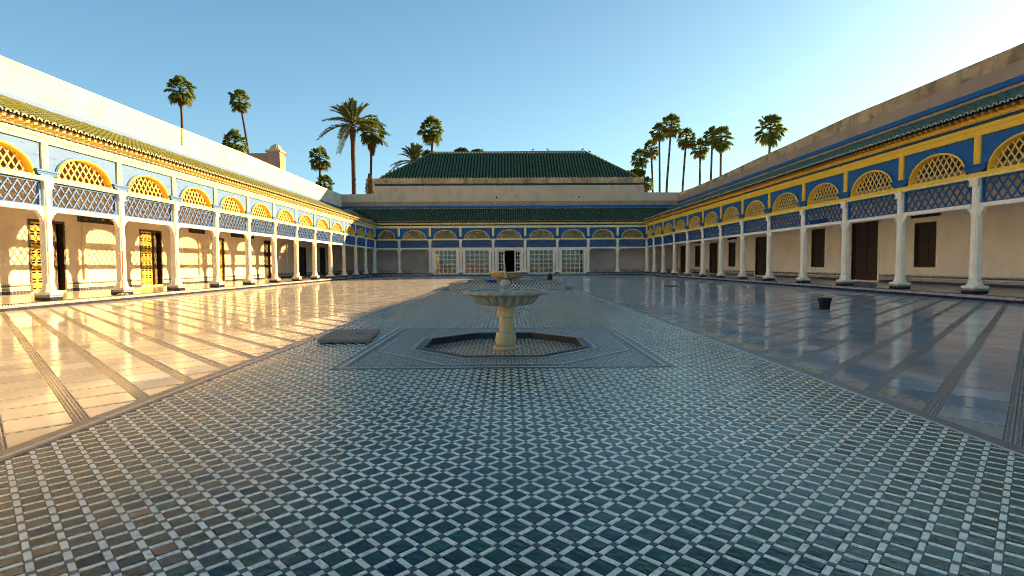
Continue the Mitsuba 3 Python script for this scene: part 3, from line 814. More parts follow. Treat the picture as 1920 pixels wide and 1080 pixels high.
WL = wing('left gallery wing, its faded blue and cream arcade lit by the sun', ML, CL, HL, pal_l, None, (3, 4, 5), 290, (None, lambda u: 59.0 - u * 0.905, YS, 62.8), (YS, 62.2))
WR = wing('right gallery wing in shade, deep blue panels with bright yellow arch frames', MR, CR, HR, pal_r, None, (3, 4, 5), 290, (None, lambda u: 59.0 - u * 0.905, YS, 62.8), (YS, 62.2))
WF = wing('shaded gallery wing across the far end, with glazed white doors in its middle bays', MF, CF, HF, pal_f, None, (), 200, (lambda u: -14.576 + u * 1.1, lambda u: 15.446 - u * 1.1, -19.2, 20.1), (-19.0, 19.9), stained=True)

# rear walls, parapets
def parapet(W, M, pts, u0, u1, zb, bsdf, n=60):
    """Wall whose top follows the points (s, z), slightly uneven."""
    s = np.linspace(pts[0][0], pts[-1][0], n); z = np.interp(s, [p[0] for p in pts], [p[1] for p in pts]) + np.convolve(rng.normal(0, .02, n + 4), np.ones(5) / 5, 'valid')
    put('parapet', ext(MB(), Polygon(list(zip(s, z)) + [(pts[-1][0], zb), (pts[0][0], zb)]), u0, u1).mesh(M), bsdf, W)


UL = -4.524                                                # left rear wall face: x = -19.1
doorsL = [(21.51, 23.27, .24, 3.18, 'half'), (27.97, 29.74, .24, 3.19, 'half'), (34.75, 36.25, .21, 3.1, 'full'), (42.16, 43.25, .21, 3.24, 'dark'), (49.25, 50.85, .21, 2.95, 'dark'), (54.6, 56.2, .21, 3.1, 'dark')]
mb = MB(); wall_with_openings(mb, YS, 62.2, HW, HL['roof'] + .3, [(d[0], d[2], d[1], d[3]) for d in doorsL], UL - .22, UL)
put('rear_wall', mb.mesh(ML), 'cream_plaster', WL)
put('rear_wall_core', MB().box(YS, 62.2, UL - .5, UL - .25, HW, HL['roof'] + .3).mesh(ML), 'cream_plaster', WL)
for d in doorsL:
    panel_door(WL, ML, d[0], d[1], d[2], d[3], UL, 'half' if d[4] == 'half' else 'x', gilt=d[4] in ('half', 'full'))
parapet(WL, ML, [(YS, 9.2), (20.68, 9.26), (31.9, 9.32), (39.6, 9.42), (46.6, 9.39), (56.2, 9.36), (62.2, 9.44)], UL - .5, UL + .0, HL['roof'] + .302, 'cream_plaster')
put('blue_band', MB().box(YS, 62.2, UL, UL + .03, HL['roof'] + .06, HL['roof'] + .27).mesh(ML), 'faded_blue_paint', WL)
put('wall_strip', MB().box(YS, 62.2, UL, UL + .05, HL['roof'] - .1, HL['roof'] + .055).mesh(ML), 'cream_plaster', WL)
mb = MB(); tube(mb, [[31.9, UL + .06, 9.31], [31.9, UL + .06, 8.35]], .05, 8); put('drain_pipe', mb.mesh(ML), 'cream_plaster', WL, smooth=40)
for s0, s1, z0, z1 in ((24.0, 26.8, 3.26, 3.62), (32.3, 33.9, 3.26, 3.62), (37.2, 40.4, 3.26, 3.62)):
    G = sub(WL, 'transom_grille')
    fr = sbox(s0, z0, s1, z1)
    put('frame', ext(MB(), fr.difference(fr.buffer(-.03)), UL + .004, UL + .06).mesh(ML), 'iron', G)
    slats(G, fr.buffer(-.03), .36, .36, .035, UL + .06, .018, 'iron', False, ML)
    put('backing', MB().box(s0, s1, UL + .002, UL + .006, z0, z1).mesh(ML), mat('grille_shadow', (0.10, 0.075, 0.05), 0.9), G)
for s in (24.2, 33.2, 46.4):
    put('wall_pilaster', chamfer_box(s, s + .14, UL - .01, UL + .09, HW + .5, 3.22, .01).mesh(ML), 'cream_plaster', WL)

UR = -4.554
winR = [(24.73, 26.08, .98, 3.14), (33.45, 34.94, .94, 3.40), (46.58, 48.05, .92, 3.07), (55.17, 56.65, .86, 3.1)]
doorR = [(28.62, 30.84, .24, 3.48), (40.87, 42.84, .24, 3.29), (50.5, 52.6, .21, 3.2), (59.6, 61.4, .21, 3.2)]
mb = MB(); wall_with_openings(mb, YS, 62.2, HW, HR['roof'] + .3, [(d[0], d[2], d[1], d[3]) for d in winR + doorR], UR - .22, UR)
put('rear_wall', mb.mesh(MR), 'beige_plaster', WR)
put('rear_wall_core', MB().box(YS, 62.2, UR - .5, UR - .25, HW, HR['roof'] + .3).mesh(MR), 'beige_plaster', WR)
for d in winR:
    D = panel_door(WR, MR, d[0], d[1], d[2], d[3], UR, 'x', 'window')
    o = sbox(d[0] - .16, d[2] - .14, d[1] + .16, d[3] + .2)
    put('surround', ext(MB(), o.difference(sbox(d[0], d[2], d[1], d[3])), UR + .001, UR + .03).mesh(MR), 'white_paint', D)
    G = sub(WR, 'transom_grille'); fr = sbox(d[0] - .2, d[3] + .24, d[1] + .2, d[3] + .62)
    put('frame', ext(MB(), fr.difference(fr.buffer(-.03)), UR + .004, UR + .06).mesh(MR), 'iron', G)
    slats(G, fr.buffer(-.03), .3, .3, .035, UR + .06, .018, 'iron', False, MR)
    put('backing', MB().box(d[0] - .2, d[1] + .2, UR + .002, UR + .006, d[3] + .24, d[3] + .62).mesh(MR), 'dark_trim', G)
for d in doorR:
    D = panel_door(WR, MR, d[0], d[1], d[2], d[3], UR, 'x')
    for j0, j1 in ((d[1] + .001, d[1] + .12), (d[0] - .12, d[0] - .001)):
        put('jamb', MB().box(j0, j1, UR + .001, UR + .05, HW, d[3] + .12).mesh(MR), 'beige_plaster', D)
ptsR = [(YS, 9.65), (20.8, 9.68), (26.87, 9.71), (31, 9.74), (36.6, 9.64), (44.7, 9.5), (51.5, 9.36), (57.4, 9.33), (62.2, 9.45)]
parapet(WR, MR, ptsR, UR - .5, UR + .03, 9.02, 'weathered_plaster')
put('parapet_base', MB().box(YS, 62.2, UR - .5, UR + .10, HR['roof'] + .302, 9.018).mesh(MR), 'smooth_brown_plaster', WR)
put('blue_band', MB().box(YS, 62.2, UR, UR + .13, 8.20, 8.43).mesh(MR), 'blue_paint', WR)
put('wall_strip', MB().box(YS, 62.2, UR, UR + .06, HR['roof'] - .1, 8.18).mesh(MR), 'smooth_brown_plaster', WR)

UF = -3.2                                                  # far rear wall: y = 62.2
mb = MB(); wall_with_openings(mb, -19.1, 20.0, HW, HF['roof'] + .08, [(-8.3, .25, 8.8, 3.3)], UF - .22, UF)
put('rear_wall', mb.mesh(MF), mat('grey_plaster', plaster((0.50, 0.47, 0.43), (0.58, 0.55, 0.50), 0.2), 0.8, 0.3), WF)
put('inner_room', MB().box(-8.4, 8.9, UF - 3.0, UF - 2.9, HW, 3.4).box(-8.42, -8.4, UF - 3, UF - .23, HW, 3.4).box(8.9, 8.92, UF - 3, UF - .23, HW, 3.4).box(-8.4, 8.9, UF - 2.9, UF - .23, 3.38, 3.4).box(-8.4, 8.9, UF - 2.9, UF - .23, HW - .05, HW).mesh(MF), 'black_interior', WF)
z = HF['roof'] + .08
put('blue_band', MB().box(-19.1, 20.0, UF, UF + .10, z, z + .24).mesh(MF), 'blue_paint', WF)
put('stained_band', MB().box(-19.1, 20.0, UF - .5, UF + .03, z + .003, z + .76).mesh(MF), 'smooth_brown_plaster', WF)
parapet(WF, MF, [(-19.1, 9.42), (-15.3, 9.47)], UF - .5, UF, z + .763, 'ochre_plaster', 12)
parapet(WF, MF, [(15.9, 9.5), (20.0, 9.47)], UF - .5, UF, z + .763, 'ochre_plaster', 12)
for W, M, s0, s1, u, holes in ((WL, ML, YS, 62.1, UL, [(d[0], d[1]) for d in doorsL]), (WR, MR, YS, 62.1, UR, [(d[0], d[1]) for d in doorR]), (WF, MF, -19.0, 19.9, UF, [(-8.3, 8.8)])):
    a = s0
    for h0, h1 in sorted(holes) + [(s1, s1)]:
        if h0 > a: put('tile_dado', MB().box(a, h0 - .01, u, u + .022, HW - .003, HW + .43).mesh(M), 'dado_tile', W)
        a = h1 + .01

# glazed doors in the far wing
for k in (2, 3, 4, 5, 6):
    a, b = CF[k] + .2, CF[k + 1] - .2
    G = sub(WF, 'glazed_door')
    z0, z1 = HW + .02, HF['rail0']
    side = .30 if k != 4 else .26
    fr = sbox(a, z0, b, z1); ga, gb = a + side, b - side
    if k != 4:
        fr = fr.difference(sbox(ga, z0 + .1, gb, z1 - .16))
        nx, nz = 5, 5
        grid = MB(); cw, ch = (gb - ga) / nx, (z1 - .16 - z0 - .1) / nz
        for i in range(1, nx): grid.box(ga + i * cw - .030, ga + i * cw + .030, -.06, .0, z0 + .1, z1 - .16)
        for j in range(1, nz):
            for i in range(nx): grid.box(ga + i * cw + .0301, ga + (i + 1) * cw - .0301, -.055, -.005, z0 + .1 + j * ch - .030, z0 + .1 + j * ch + .030)
        put('glazing_bars', grid.mesh(MF), 'white_joinery', G)
        for i in range(nx):
            for j in range(nz):
                t = rng.normal(0, .004, 2)
                x0, x1, y0, y1 = ga + i * cw + .015, ga + (i + 1) * cw - .015, z0 + .1 + j * ch + .015, z0 + .1 + (j + 1) * ch - .015
                q = np.array([[x0, -.03 + t[0] * (x0 - x1) + t[1] * (y0 - y1), y0], [x1, -.03 + t[1] * (y0 - y1), y0], [x1, -.03, y1], [x0, -.03 + t[0] * (x0 - x1), y1]])
                put('pane', place((q, np.array([[0, 1, 2], [0, 2, 3]])), MF), 'pane_glass', G)
        put('frame', ext(MB(), fr, -.08, .03).mesh(MF), 'white_joinery', G)
    else:
        op = (ga + .78, gb - .72)
        fr = fr.difference(sbox(ga, z0 + .1, gb, z1 - .16))
        put('frame', ext(MB(), fr, -.08, .03).mesh(MF), 'white_joinery', G)
        for l0, l1 in ((ga + .03, op[0]), (op[1], gb - .03)):
            L = sub(G, 'open_leaf'); lf = sbox(l0, z0 + .12, l1, z1 - .18)
            pn = sbox(l0 + .12, z0 + .3, l1 - .12, z1 - .3)
            bars = MB(); ext(bars, lf.difference(pn), -.11, -.085)
            m_ = (l0 + l1) / 2; bars.box(m_ - .025, m_ + .025, -.108, -.088, z0 + .3, z1 - .3)
            for j in range(1, 5):
                zz = z0 + .3 + j * (z1 - .6 - z0) / 5; bars.box(l0 + .12, l1 - .12, -.106, -.09, zz - (.05 if j == 2 else .02), zz + (.05 if j == 2 else .02))
            scene[L] = mikit.ply(bars.mesh(MF), 'white_joinery')
        put('threshold', MB().box(ga, gb, -.2, -.09, HW, HW + .12).mesh(MF), 'white_joinery', G)
    for s in (a + .06, a + .17, b - .17, b - .06):
        put('moulding', chamfer_box(s - .025, s + .025, .03, .055, z0, z1 - .01, .008).mesh(MF), 'white_joinery', G)

# ------------------------------------------------------------------ hall behind the far wing
HALL = thing('great_hall', 'tall hall behind the far gallery, ochre walls under a green tiled hipped roof', 'building')
x0, x1, yh, yb = -15.25, 15.9, 62.2, 73.2
put('wall', MB().box(x0, x1, yh, yh + .5, z + .764, 10.36).box(x0, x1, yb - .5, yb, 0, 10.36).box(x0, x0 + .5, yh + .5, yb - .5, 0, 10.36).box(x1 - .5, x1, yh + .5, yb - .5, 0, 10.36).mesh(), 'ochre_plaster', HALL)
put('blue_band', MB().box(x0 - .04, x1 + .04, yh - .04, yb + .04, 10.362, 10.60).mesh(), 'dark_trim', HALL)
put('upper_wall', MB().box(x0 - .02, x1 + .02, yh - .02, yb + .02, 10.602, 11.22).mesh(), 'weathered_plaster', HALL)
for s in (-1.2, 8.4):
    put('drain_hole', lathe([(.001, 0), (.10, 0), (.10, .02), (.001, .02)], 12).mesh(np.array([[1, 0, 0, s], [0, 0, -1, yh - .001], [0, 1, 0, 9.0], [0, 0, 0, 1.0]])), 'black_interior', HALL)
RF = sub(HALL, 'roof')
ex0, ex1, ze, zr, yr = -14.65, 15.25, 11.22, 15.25, 67.7
MH = np.eye(4); MH[:3, :3] = [[1, 0, 0], [0, -1, 0], [0, 0, 1]]; MH[:3, 3] = [0, yr, 0]
dep = yr - yh - .15
hx = 5.4
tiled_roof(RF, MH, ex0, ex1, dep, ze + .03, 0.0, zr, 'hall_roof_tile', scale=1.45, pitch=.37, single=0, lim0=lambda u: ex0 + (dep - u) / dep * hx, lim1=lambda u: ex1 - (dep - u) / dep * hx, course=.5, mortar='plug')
sl = MB(); yb2 = yr + dep
for q in ([[ex0, yr - dep, ze], [ex0 + hx, yr, zr - .03], [ex0, yb2, ze]], [[ex1, yr - dep, ze], [ex1, yb2, ze], [ex1 - hx, yr, zr - .03]]):
    sl.add(np.array(q), np.array([[0, 1, 2]]))
sl.add(np.array([[ex0, yb2, ze], [ex0 + hx, yr, zr - .03], [ex1 - hx, yr, zr - .03], [ex1, yb2, ze]]), np.array([[0, 1, 2], [0, 2, 3]]))
sl.add(np.array([[ex0, yr - dep, ze], [ex1, yr - dep, ze], [ex1 - hx, yr, zr - .03], [ex0 + hx, yr, zr - .03]]) - [0, 0, .05], np.array([[0, 1, 2], [0, 2, 3]]))
put('side_slopes', sl.mesh(), 'hall_pan', RF)
put('ridge_bed', MB().box(ex0 + hx - .1, ex1 - hx + .1, yr - .16, yr + .14, zr - .5, zr + .06).mesh(), 'mortar', RF)
put('eave_bed', MB().box(ex0 + .1, ex1 - .1, yr - dep + .02, yr - dep + .12, ze - .06, ze + .03).mesh(), 'mortar', RF)
for p0, p1 in (((ex0 + hx, yr, zr + .04), (ex1 - hx, yr, zr + .10)), ((ex0, yr - dep, ze + .05), (ex0 + hx, yr, zr + .04)), ((ex1, yr - dep, ze + .05), (ex1 - hx, yr, zr + .10))):
    p0, p1 = np.array(p0), np.array(p1); n = int(np.linalg.norm(p1 - p0) / .4)
    rd = MB()
    for i in range(n): tube(rd, [p0 + (p1 - p0) * i / n, p0 + (p1 - p0) * (i + 1.1) / n], [.12, .112], 8)
    put('ridge_tiles', rd.mesh(), 'worn_roof_tile', RF, smooth=50)


def ray(px, py, D):
    """A point of the world that lies at northing D on the line of sight measured in the photograph (used once for laying out far trees)."""
    d = _f + CAM_RIGHT * (px - 960) / FPX - CAM_UP * (py - 540) / FPX
    return EYE + d * D / d[1]


# turret behind the left parapet
TU = thing('roof_turret', 'small square turret with a ribbed dome on a pinkish wall behind the left parapet', 'tower')
tp = ray(518, 300, 70.0); tx, ty = tp[0], tp[1]
put('wall', MB().box(tx - 5.2, tx - .70, ty - .3, ty + .3, 0, ray(480, 288, 70)[2]).mesh(), 'pink_plaster', TU)
zt = ray(518, 287, 70)[2]
put('shaft', MB().box(tx - .85, tx + .85, ty - .9, ty + .9, 0, zt).mesh(), 'pink_plaster', TU)
put('cornice', MB().box(tx - 1.0, tx + 1.0, ty - 1.05, ty + 1.05, zt, zt + .10).box(tx - .92, tx + .92, ty - .97, ty + .97, zt + .10, zt + .26).mesh(), 'ochre_plaster', TU)
put('dome', lathe([(.80, zt + .262), (.80, zt + .38), (.74, zt + .62), (.58, zt + .86), (.34, zt + 1.02), (.10, zt + 1.10), (.03, zt + 1.16)], 48, tx, ty, lobes=16, amp=[.05, .08, .10, .10, .10, .05, 0]).mesh(), 'ochre_plaster', TU, smooth=40)

# ------------------------------------------------------------------ palms
def fan_leaf(mb, c, d, size, droop, seg=15):
    """Fan leaf: petiole from c along d, then folded fingers."""
    d = d / np.linalg.norm(d)
    side = np.cross(d, [0, 0, 1.0]); ns = np.linalg.norm(side); side = side / ns if ns > 1e-3 else np.array([1.0, 0, 0])
    up = np.cross(side, d)
    L = size * rng.uniform(.75, 1.0)
    h = c + d * L + np.array([0, 0, -droop * L * .35])
    w = np.array([0, 0, 1.0])
    mb.add(np.array([c - side * .03, c + side * .03, h + side * .02, h - side * .02]), [[0, 1, 2], [0, 2, 3]])
    dd = d + np.array([0, 0, -droop * .5]); dd /= np.linalg.norm(dd)
    up2 = np.cross(side, dd)
    R = size * rng.uniform(.58, .74)
    roll = rng.normal(0, .3)
    side2 = side * math.cos(roll) + up2 * math.sin(roll)
    for k in range(seg):
        a = (k / (seg - 1) - .5) * 3.6
        v = dd * math.cos(a) + side2 * math.sin(a)
        p_ = -dd * math.sin(a) + side2 * math.cos(a)
        r = R * (1 - .28 * (abs(a) / 1.8) ** 2) * rng.uniform(.85, 1.05)
        wd = r * .09
        lift = up2 * (.05 * R if k % 2 else -.05 * R)
        mid = h + v * r * .58 + lift
        tip = h + v * r * .92 + np.array([0, 0, -(.10 + .25 * rng.random()) * r - droop * .15 * r])
        mb.add(np.array([h, mid + p_ * wd, tip, mid - p_ * wd]), [[0, 1, 2], [0, 2, 3]])


def fan_palm(px, py_c, w_px, base_px, D, label, skirt=.55, group=None, hgt=1.0, tr=.20, nleaf=None, py_b=None, bend=0.0):
    P = thing('fan_palm', label, 'palm tree', group or 'fan palms standing behind the palace')
    top = ray(px, py_c, D); size = w_px * D / FPX * .355
    b = ray(base_px, py_b or py_c + 80, D); foot = np.array([b[0] + (b[0] - top[0]) * .35, D, -.6])
    ts = np.linspace(0, 1, 14)
    zt_ = top[2] - size * .15
    pts = []
    slope_pt = b[2]
    for t in ts:
        zz = foot[2] + (zt_ - foot[2]) * t
        x = np.interp(zz, [foot[2], slope_pt, zt_], [foot[0], b[0], top[0]]) + bend * math.sin(math.pi * t)
        pts.append([x, D, zz])
    mb = MB(); tube(mb, pts, np.linspace(tr * 1.15, tr * .8, 14) * (1 + .05 * rng.normal(0, 1, 14)), 9)
    put('trunk', mb.mesh(), 'bark', P, smooth=50)
    cr, cr2, sk = MB(), MB(), MB()
    n = nleaf or 64
    c0 = np.array([top[0], D, top[2]])
    for k in range(n):
        t = (k + .5) / n
        el = math.radians(85 - 128 * t ** .95 + rng.normal(0, 7)); az = k * 2.39996 + rng.normal(0, .2)
        d = np.array([math.cos(el) * math.cos(az), math.cos(el) * math.sin(az), math.sin(el)])
        fan_leaf(cr if rng.random() < .7 else cr2, c0 + np.array([0, 0, -.45 * t * size]), d, size * rng.uniform(.82, 1.08), .25 + .6 * t)
    ns = int(70 * skirt)
    for k in range(ns):
        t = (k + .5) / max(ns, 1)
        el = math.radians(-38 - 44 * t + rng.normal(0, 5)); az = k * 2.39996
        d = np.array([math.cos(el) * math.cos(az), math.cos(el) * math.sin(az), math.sin(el)])
        fan_leaf(sk, c0 + np.array([0, 0, -size * (.3 + skirt * 1.6 * t)]), d, size * rng.uniform(.55, .8) * (1 - .4 * t), .4, 9)
    put('crown', cr.mesh(), 'palm_leaf', P)
    put('pale_fronds', cr2.mesh(), 'palm_leaf_pale', P)
    if ns: put('dead_skirt', sk.mesh(), 'palm_skirt', P)
    return P


def frond(mb, rib, c, az, el, L, droop, n=44):
    d = np.array([math.cos(el) * math.cos(az), math.cos(el) * math.sin(az), math.sin(el)])
    t = np.linspace(0, 1, 12)
    pts = c + np.outer(t, d) * L + np.outer(t ** 2.2, [0, 0, -droop * L])
    tube(rib, pts, np.linspace(.05, .012, 12), 4)
    for k in range(n):
        q = .16 + .84 * k / n
        p = np.array([np.interp(q, t, pts[:, i]) for i in range(3)])
        tg = np.array([np.interp(min(1, q + .04), t, pts[:, i]) - np.interp(q - .04, t, pts[:, i]) for i in range(3)]); tg /= np.linalg.norm(tg)
        s = np.cross(tg, [0, 0, 1.0]); s /= np.linalg.norm(s) + 1e-9; up = np.cross(s, tg)
        ll = L * .17 * (1 - .6 * abs(q - .45) ** 1.2) * rng.uniform(.85, 1.1)
        for sg in (-1, 1):
            v = s * sg * .75 + tg * .75 + up * rng.uniform(.05, .45); v /= np.linalg.norm(v)
            w = np.cross(v, up); w *= .042 / (np.linalg.norm(w) + 1e-9)
            tip = p + v * ll + np.array([0, 0, -.12 * ll])
            mb.add(np.array([p - w, p + w, p + v * ll * .6 + w, tip, p + v * ll * .6 - w]), [[0, 1, 2], [0, 2, 3], [0, 3, 4]])


def date_palm(px, py, w_px, D, label, nf=38, base_px=None, tr=.31, lo=-8):
    P = thing('date_palm', label, 'palm tree', 'date palms left of the hall')
    c = ray(px, py, D); L = w_px * D / FPX / 2
    b = ray(base_px or px, 363, D)
    mb = MB(); pts = [[np.interp(zz, [-.6, b[2], c[2]], [b[0] + (b[0] - c[0]) * .5, b[0], c[0]]), D, zz] for zz in np.linspace(-.6, c[2] - .2, 22)]
    tube(mb, pts, np.r_[np.linspace(tr * 1.1, tr, 19), tr * 1.1, tr * 1.5, tr * 1.3] * (1 + .04 * rng.normal(0, 1, 22)), 10)
    put('trunk', mb.mesh(), 'bark', P, smooth=50)
    lf, rb = MB(), MB()
    for k in range(nf):
        t = (k + .5) / nf
        el = math.radians(86 - (86 - lo) * t ** 1.25 + rng.normal(0, 6))
        frond(lf, rb, c, k * 2.39996 + rng.normal(0, .15), el, L * rng.uniform(.9, 1.08) * (.85 + .3 * t), .10 + .36 * math.cos(el))
    put('fronds', lf.mesh(), 'date_leaf', P)
    put('midribs', rb.mesh(), 'palm_skirt', P)
    sk = MB()
    for k in range(30):                                    # cut leaf bases and old fruit stalks under the crown
        az = k * 2.4; p = c + np.array([0, 0, -.3 - .03 * k])
        d = np.array([math.cos(az), math.sin(az), rng.uniform(-.6, .5)])
        tube(sk, [p, p + d * .4, p + d * .85 + [0, 0, -.1]], [.06, .05, .03], 4)
    put('leaf_bases', sk.mesh(), 'palm_skirt', P)


fan_palm(338, 163, 52, 342, 82, 'tallest fan palm at the far left, straight trunk rising from behind the cream parapet', .6)
fan_palm(449, 184, 40, 461, 92, 'slender fan palm with a curved leaning trunk, second from the left', .55, py_b=280, bend=.5)
fan_palm(440, 262, 44, 441, 78, 'short fan palm just above the left parapet beside the curved trunk', .1)
fan_palm(599, 292, 42, 601, 84, 'small fan palm left of the big date palm, rising from a lower palm', .5)
fan_palm(608, 342, 38, 608, 80, 'low fan palm at the left parapet corner under a taller one', .05)
date_palm(661, 236, 122, 80, 'big date palm with long arching fronds and a thick trunk, left of the hall', base_px=664)
fan_palm(697, 240, 50, 695, 84, 'fan palm with a long brown skirt of dead leaves beside the big date palm', 1.25, py_b=350)
SK = MB()
SH = thing('palm_stub', 'shaggy brown dead palm trunk against the left corner of the hall', 'palm tree')
c = ray(694, 345, 79)
for k in range(150):
    az = k * 2.4; t = k / 150; zb_ = c[2] + 1.4 - 3.4 * t
    p = c + np.array([math.cos(az) * .3, math.sin(az) * .3, zb_ - c[2]])
    d = np.array([math.cos(az) * .45, math.sin(az) * .45, -1.0]); fan_leaf(SK, p, d, rng.uniform(.5, .9), .4, 5)
put('dead_leaves', SK.mesh(), 'palm_skirt', SH)
mb = MB(); tube(mb, [[c[0], c[1], -.6], [c[0], c[1], c[2] + 1.5]], [.35, .3], 9); put('trunk', mb.mesh(), 'bark', SH, smooth=50)
fan_palm(810, 238, 48, 810, 90, 'fan palm standing behind the left end of the hall roof ridge', .5)
date_palm(778, 305, 84, 82, 'bushy low palm with pale arching fronds behind the left slope of the hall roof', nf=40, lo=0)
fan_palm(1200, 292, 36, 1211, 100, 'leftmost fan palm of the cluster to the right of the hall', .5, py_b=340, bend=-.2)
fan_palm(1221, 276, 34, 1224, 98, 'small fan palm second from the left in the right-hand cluster', .45)
fan_palm(1236, 244, 34, 1237, 96, 'fan palm partly hidden behind the tallest palm of the right-hand cluster', .5)
fan_palm(1259, 230, 42, 1250, 92, 'tallest fan palm of the right-hand cluster, trunk leaning slightly left at its foot', .5, py_b=350)
fan_palm(1287, 254, 36, 1280, 94, 'fan palm with a thin lone trunk right of the tallest in the cluster', .5, py_b=350)
fan_palm(1313, 274, 36, 1312, 96, 'lowest fan palm in the middle of the right-hand cluster', .5)
fan_palm(1336, 252, 36, 1333, 94, 'left one of two fan palms that overlap above the right parapet', .5)
fan_palm(1352, 256, 46, 1351, 90, 'right one of two overlapping fan palms, with a rounded brown skirt', .6)
fan_palm(1445, 236, 56, 1441, 84, 'lone fan palm at the far right rising from behind the brown parapet', .6)
fan_palm(1213, 342, 26, 1214, 88, 'small low fan palm tucked between the hall wall and the cluster', .1)


def bush(px, py, w_px, h_px, D, label):
    B = thing('garden_tree', label, 'tree', 'treetops showing over the hall')
    c = ray(px, py, D); rw, rh = w_px * D / FPX / 2, h_px * D / FPX / 2
    mb = MB(); tube(mb, [[c[0], D, -.6], [c[0] + .2, D, c[2] * .6], [c[0], D, c[2]]], [.3, .2, .1], 7); put('trunk', mb.mesh(), 'bark', B, smooth=50)
    q = rng.normal(0, 1, (900, 3)); q /= np.linalg.norm(q, axis=1, keepdims=True); q *= rng.uniform(.35, 1, (900, 1)) ** .5
    q = q * (1 + .3 * (meshkit.noise(q * 3 + 5)[:, None] - .5)) * [rw, rw, rh] + c
    lf = MB()
    for p in q:
        a, b_ = rng.normal(0, .16, (2, 3)); lf.add(np.array([p - a, p + b_, p + a, p - b_]), [[0, 1, 2], [0, 2, 3]])
    put('crown', lf.mesh(), 'bush_leaf', B)
bush(865, 285, 24, 12, 95, 'rounded green treetop just above the left part of the hall ridge')
bush(895, 286, 20, 9, 96, 'low green treetop beside the rounded one above the hall ridge')
bush(1194, 325, 30, 14, 90, 'dark green treetop at the right foot of the hall roof')
bush(805, 292, 26, 16, 92, 'pale green treetop between the bushy palm and the hall ridge')

# pigeons on the hall roof
def pigeon(x, y, z_, az, label):
    P = thing('pigeon', label, 'bird', 'pigeons on the hall roof')
    b = trimesh.creation.icosphere(2, 1.0); v = np.array(b.vertices)
    body = v * [.17, .075, .085]; body[:, 2] += body[:, 0] * .45; body[v[:, 0] < -.5] *= [1.15, .6, .7]
    hd = v * .05 + [.17, 0, .15]
    mb = MB().add(body, b.faces).add(hd, b.faces)
    tube(mb, [[.10, 0, .05], [.16, 0, .14]], [.05, .04], 7)
    mb.add(np.array([[-.12, -.045, -.03], [-.12, .045, -.03], [-.32, .04, -.14], [-.32, -.04, -.14], [-.2, 0, -.05]]), np.array([[0, 1, 2], [0, 2, 3], [0, 4, 1], [1, 4, 2], [2, 4, 3], [3, 4, 0]]))
    tube(mb, [[.215, 0, .152], [.255, 0, .14]], [.012, .003], 5)
    for s in (-1, 1): tube(mb, [[.02, .025 * s, -.06], [.03, .025 * s, -.15]], [.008, .006], 5)
    M = np.eye(4); M[:3, :3] = [[math.cos(az), -math.sin(az), 0], [math.sin(az), math.cos(az), 0], [0, 0, 1]]; M[:3, 3] = [x, y, z_ + .155]
    put('body', mb.mesh(M), 'pigeon_grey', P, smooth=50)
RID = lambda x: zr + .04 + .06 * (x - ex0 - hx) / (ex1 - ex0 - 2 * hx) + .11
pigeon(3.3, yr, RID(3.3), .4, 'leftmost dark pigeon perched on the hall ridge')
pigeon(5.2, yr, RID(5.2), 3.4, 'dark pigeon perched on the hall ridge, second from the left')
pigeon(9.55, yr, RID(9.55), .2, 'dark pigeon on the right end of the hall ridge')
t = .10; pigeon(ex1 - hx + hx * t, yr - dep * t, zr + .10 + (ze + .05 - zr - .10) * t + .13, 2.9, 'dark pigeon on the sloping right hip of the hall roof')

# ------------------------------------------------------------------ fountains and the raised pool
FO = thing('fountain', 'stone fountain with a scalloped basin on a short round pedestal in the sunken octagon', 'fountain')
fx, fy = -.03, 8.5
zf = -.095
put('foot', lathe([(.20, zf), (.205, zf + .004), (.205, zf + .03), (.195, zf + .042), (.05, zf + .043)], 40, fx, fy).mesh(), 'ochre_stone', FO, smooth=35)
put('pedestal_base', lathe([(.135, zf + .044), (.158, zf + .07), (.168, zf + .12), (.165, zf + .18), (.150, zf + .255), (.140, zf + .265), (.05, zf + .266)], 40, fx, fy).mesh(), 'ochre_stone', FO, smooth=35)
put('pedestal_shaft', lathe([(.105, zf + .267), (.107, zf + .39), (.107, zf + .50), (.05, zf + .502)], 40, fx, fy).mesh(), 'ochre_stone', FO, smooth=35)
put('pedestal_head', lathe([(.125, zf + .503), (.134, zf + .515), (.134, zf + .69), (.128, zf + .699), (.05, zf + .700)], 40, fx, fy).mesh(), 'ochre_stone', FO, smooth=35)
prof = [(.12, .606), (.36, .606), (.425, .616), (.475, .655), (.512, .705), (.545, .745), (.595, .766), (.655, .776), (.678, .794), (.680, .815), (.660, .830), (.62, .822), (.52, .785), (.36, .760), (.10, .755)]
amp = [0, .04, .12, .18, .20, .17, .10, .04, .04, .04, .05, .07, .05, .03, 0]
put('basin', lathe([(r, zz) for r, zz in prof], 352, fx, fy, lobes=22, amp=amp).mesh(), 'stone', FO, smooth=28)
pet = MB()
for k in range(22):                                        # rounded lobes on the rim
    a = (k + .5) * 2 * math.pi / 22
    s = trimesh.creation.icosphere(1, 1.0); vv = np.array(s.vertices) * [.055, .062, .014]
    R_ = np.array([[math.cos(a), -math.sin(a), 0], [math.sin(a), math.cos(a), 0], [0, 0, 1]])
    pet.add(vv @ R_.T + [fx + .615 * math.cos(a), fy + .615 * math.sin(a), .828], s.faces)
put('rim_lobes', pet.mesh(), 'stone', FO, smooth=60, kind='stuff')
put('ball_seat', lathe([(.10, .757), (.10, .80), (.088, .815), (.088, .845), (.06, .86)], 32, fx, fy).mesh(), 'stone', FO, smooth=30)
s = trimesh.creation.icosphere(3, .082); put('ball_finial', (np.array(s.vertices) + [fx, fy, .932], np.array(s.faces)), 'stone', FO, smooth=True)
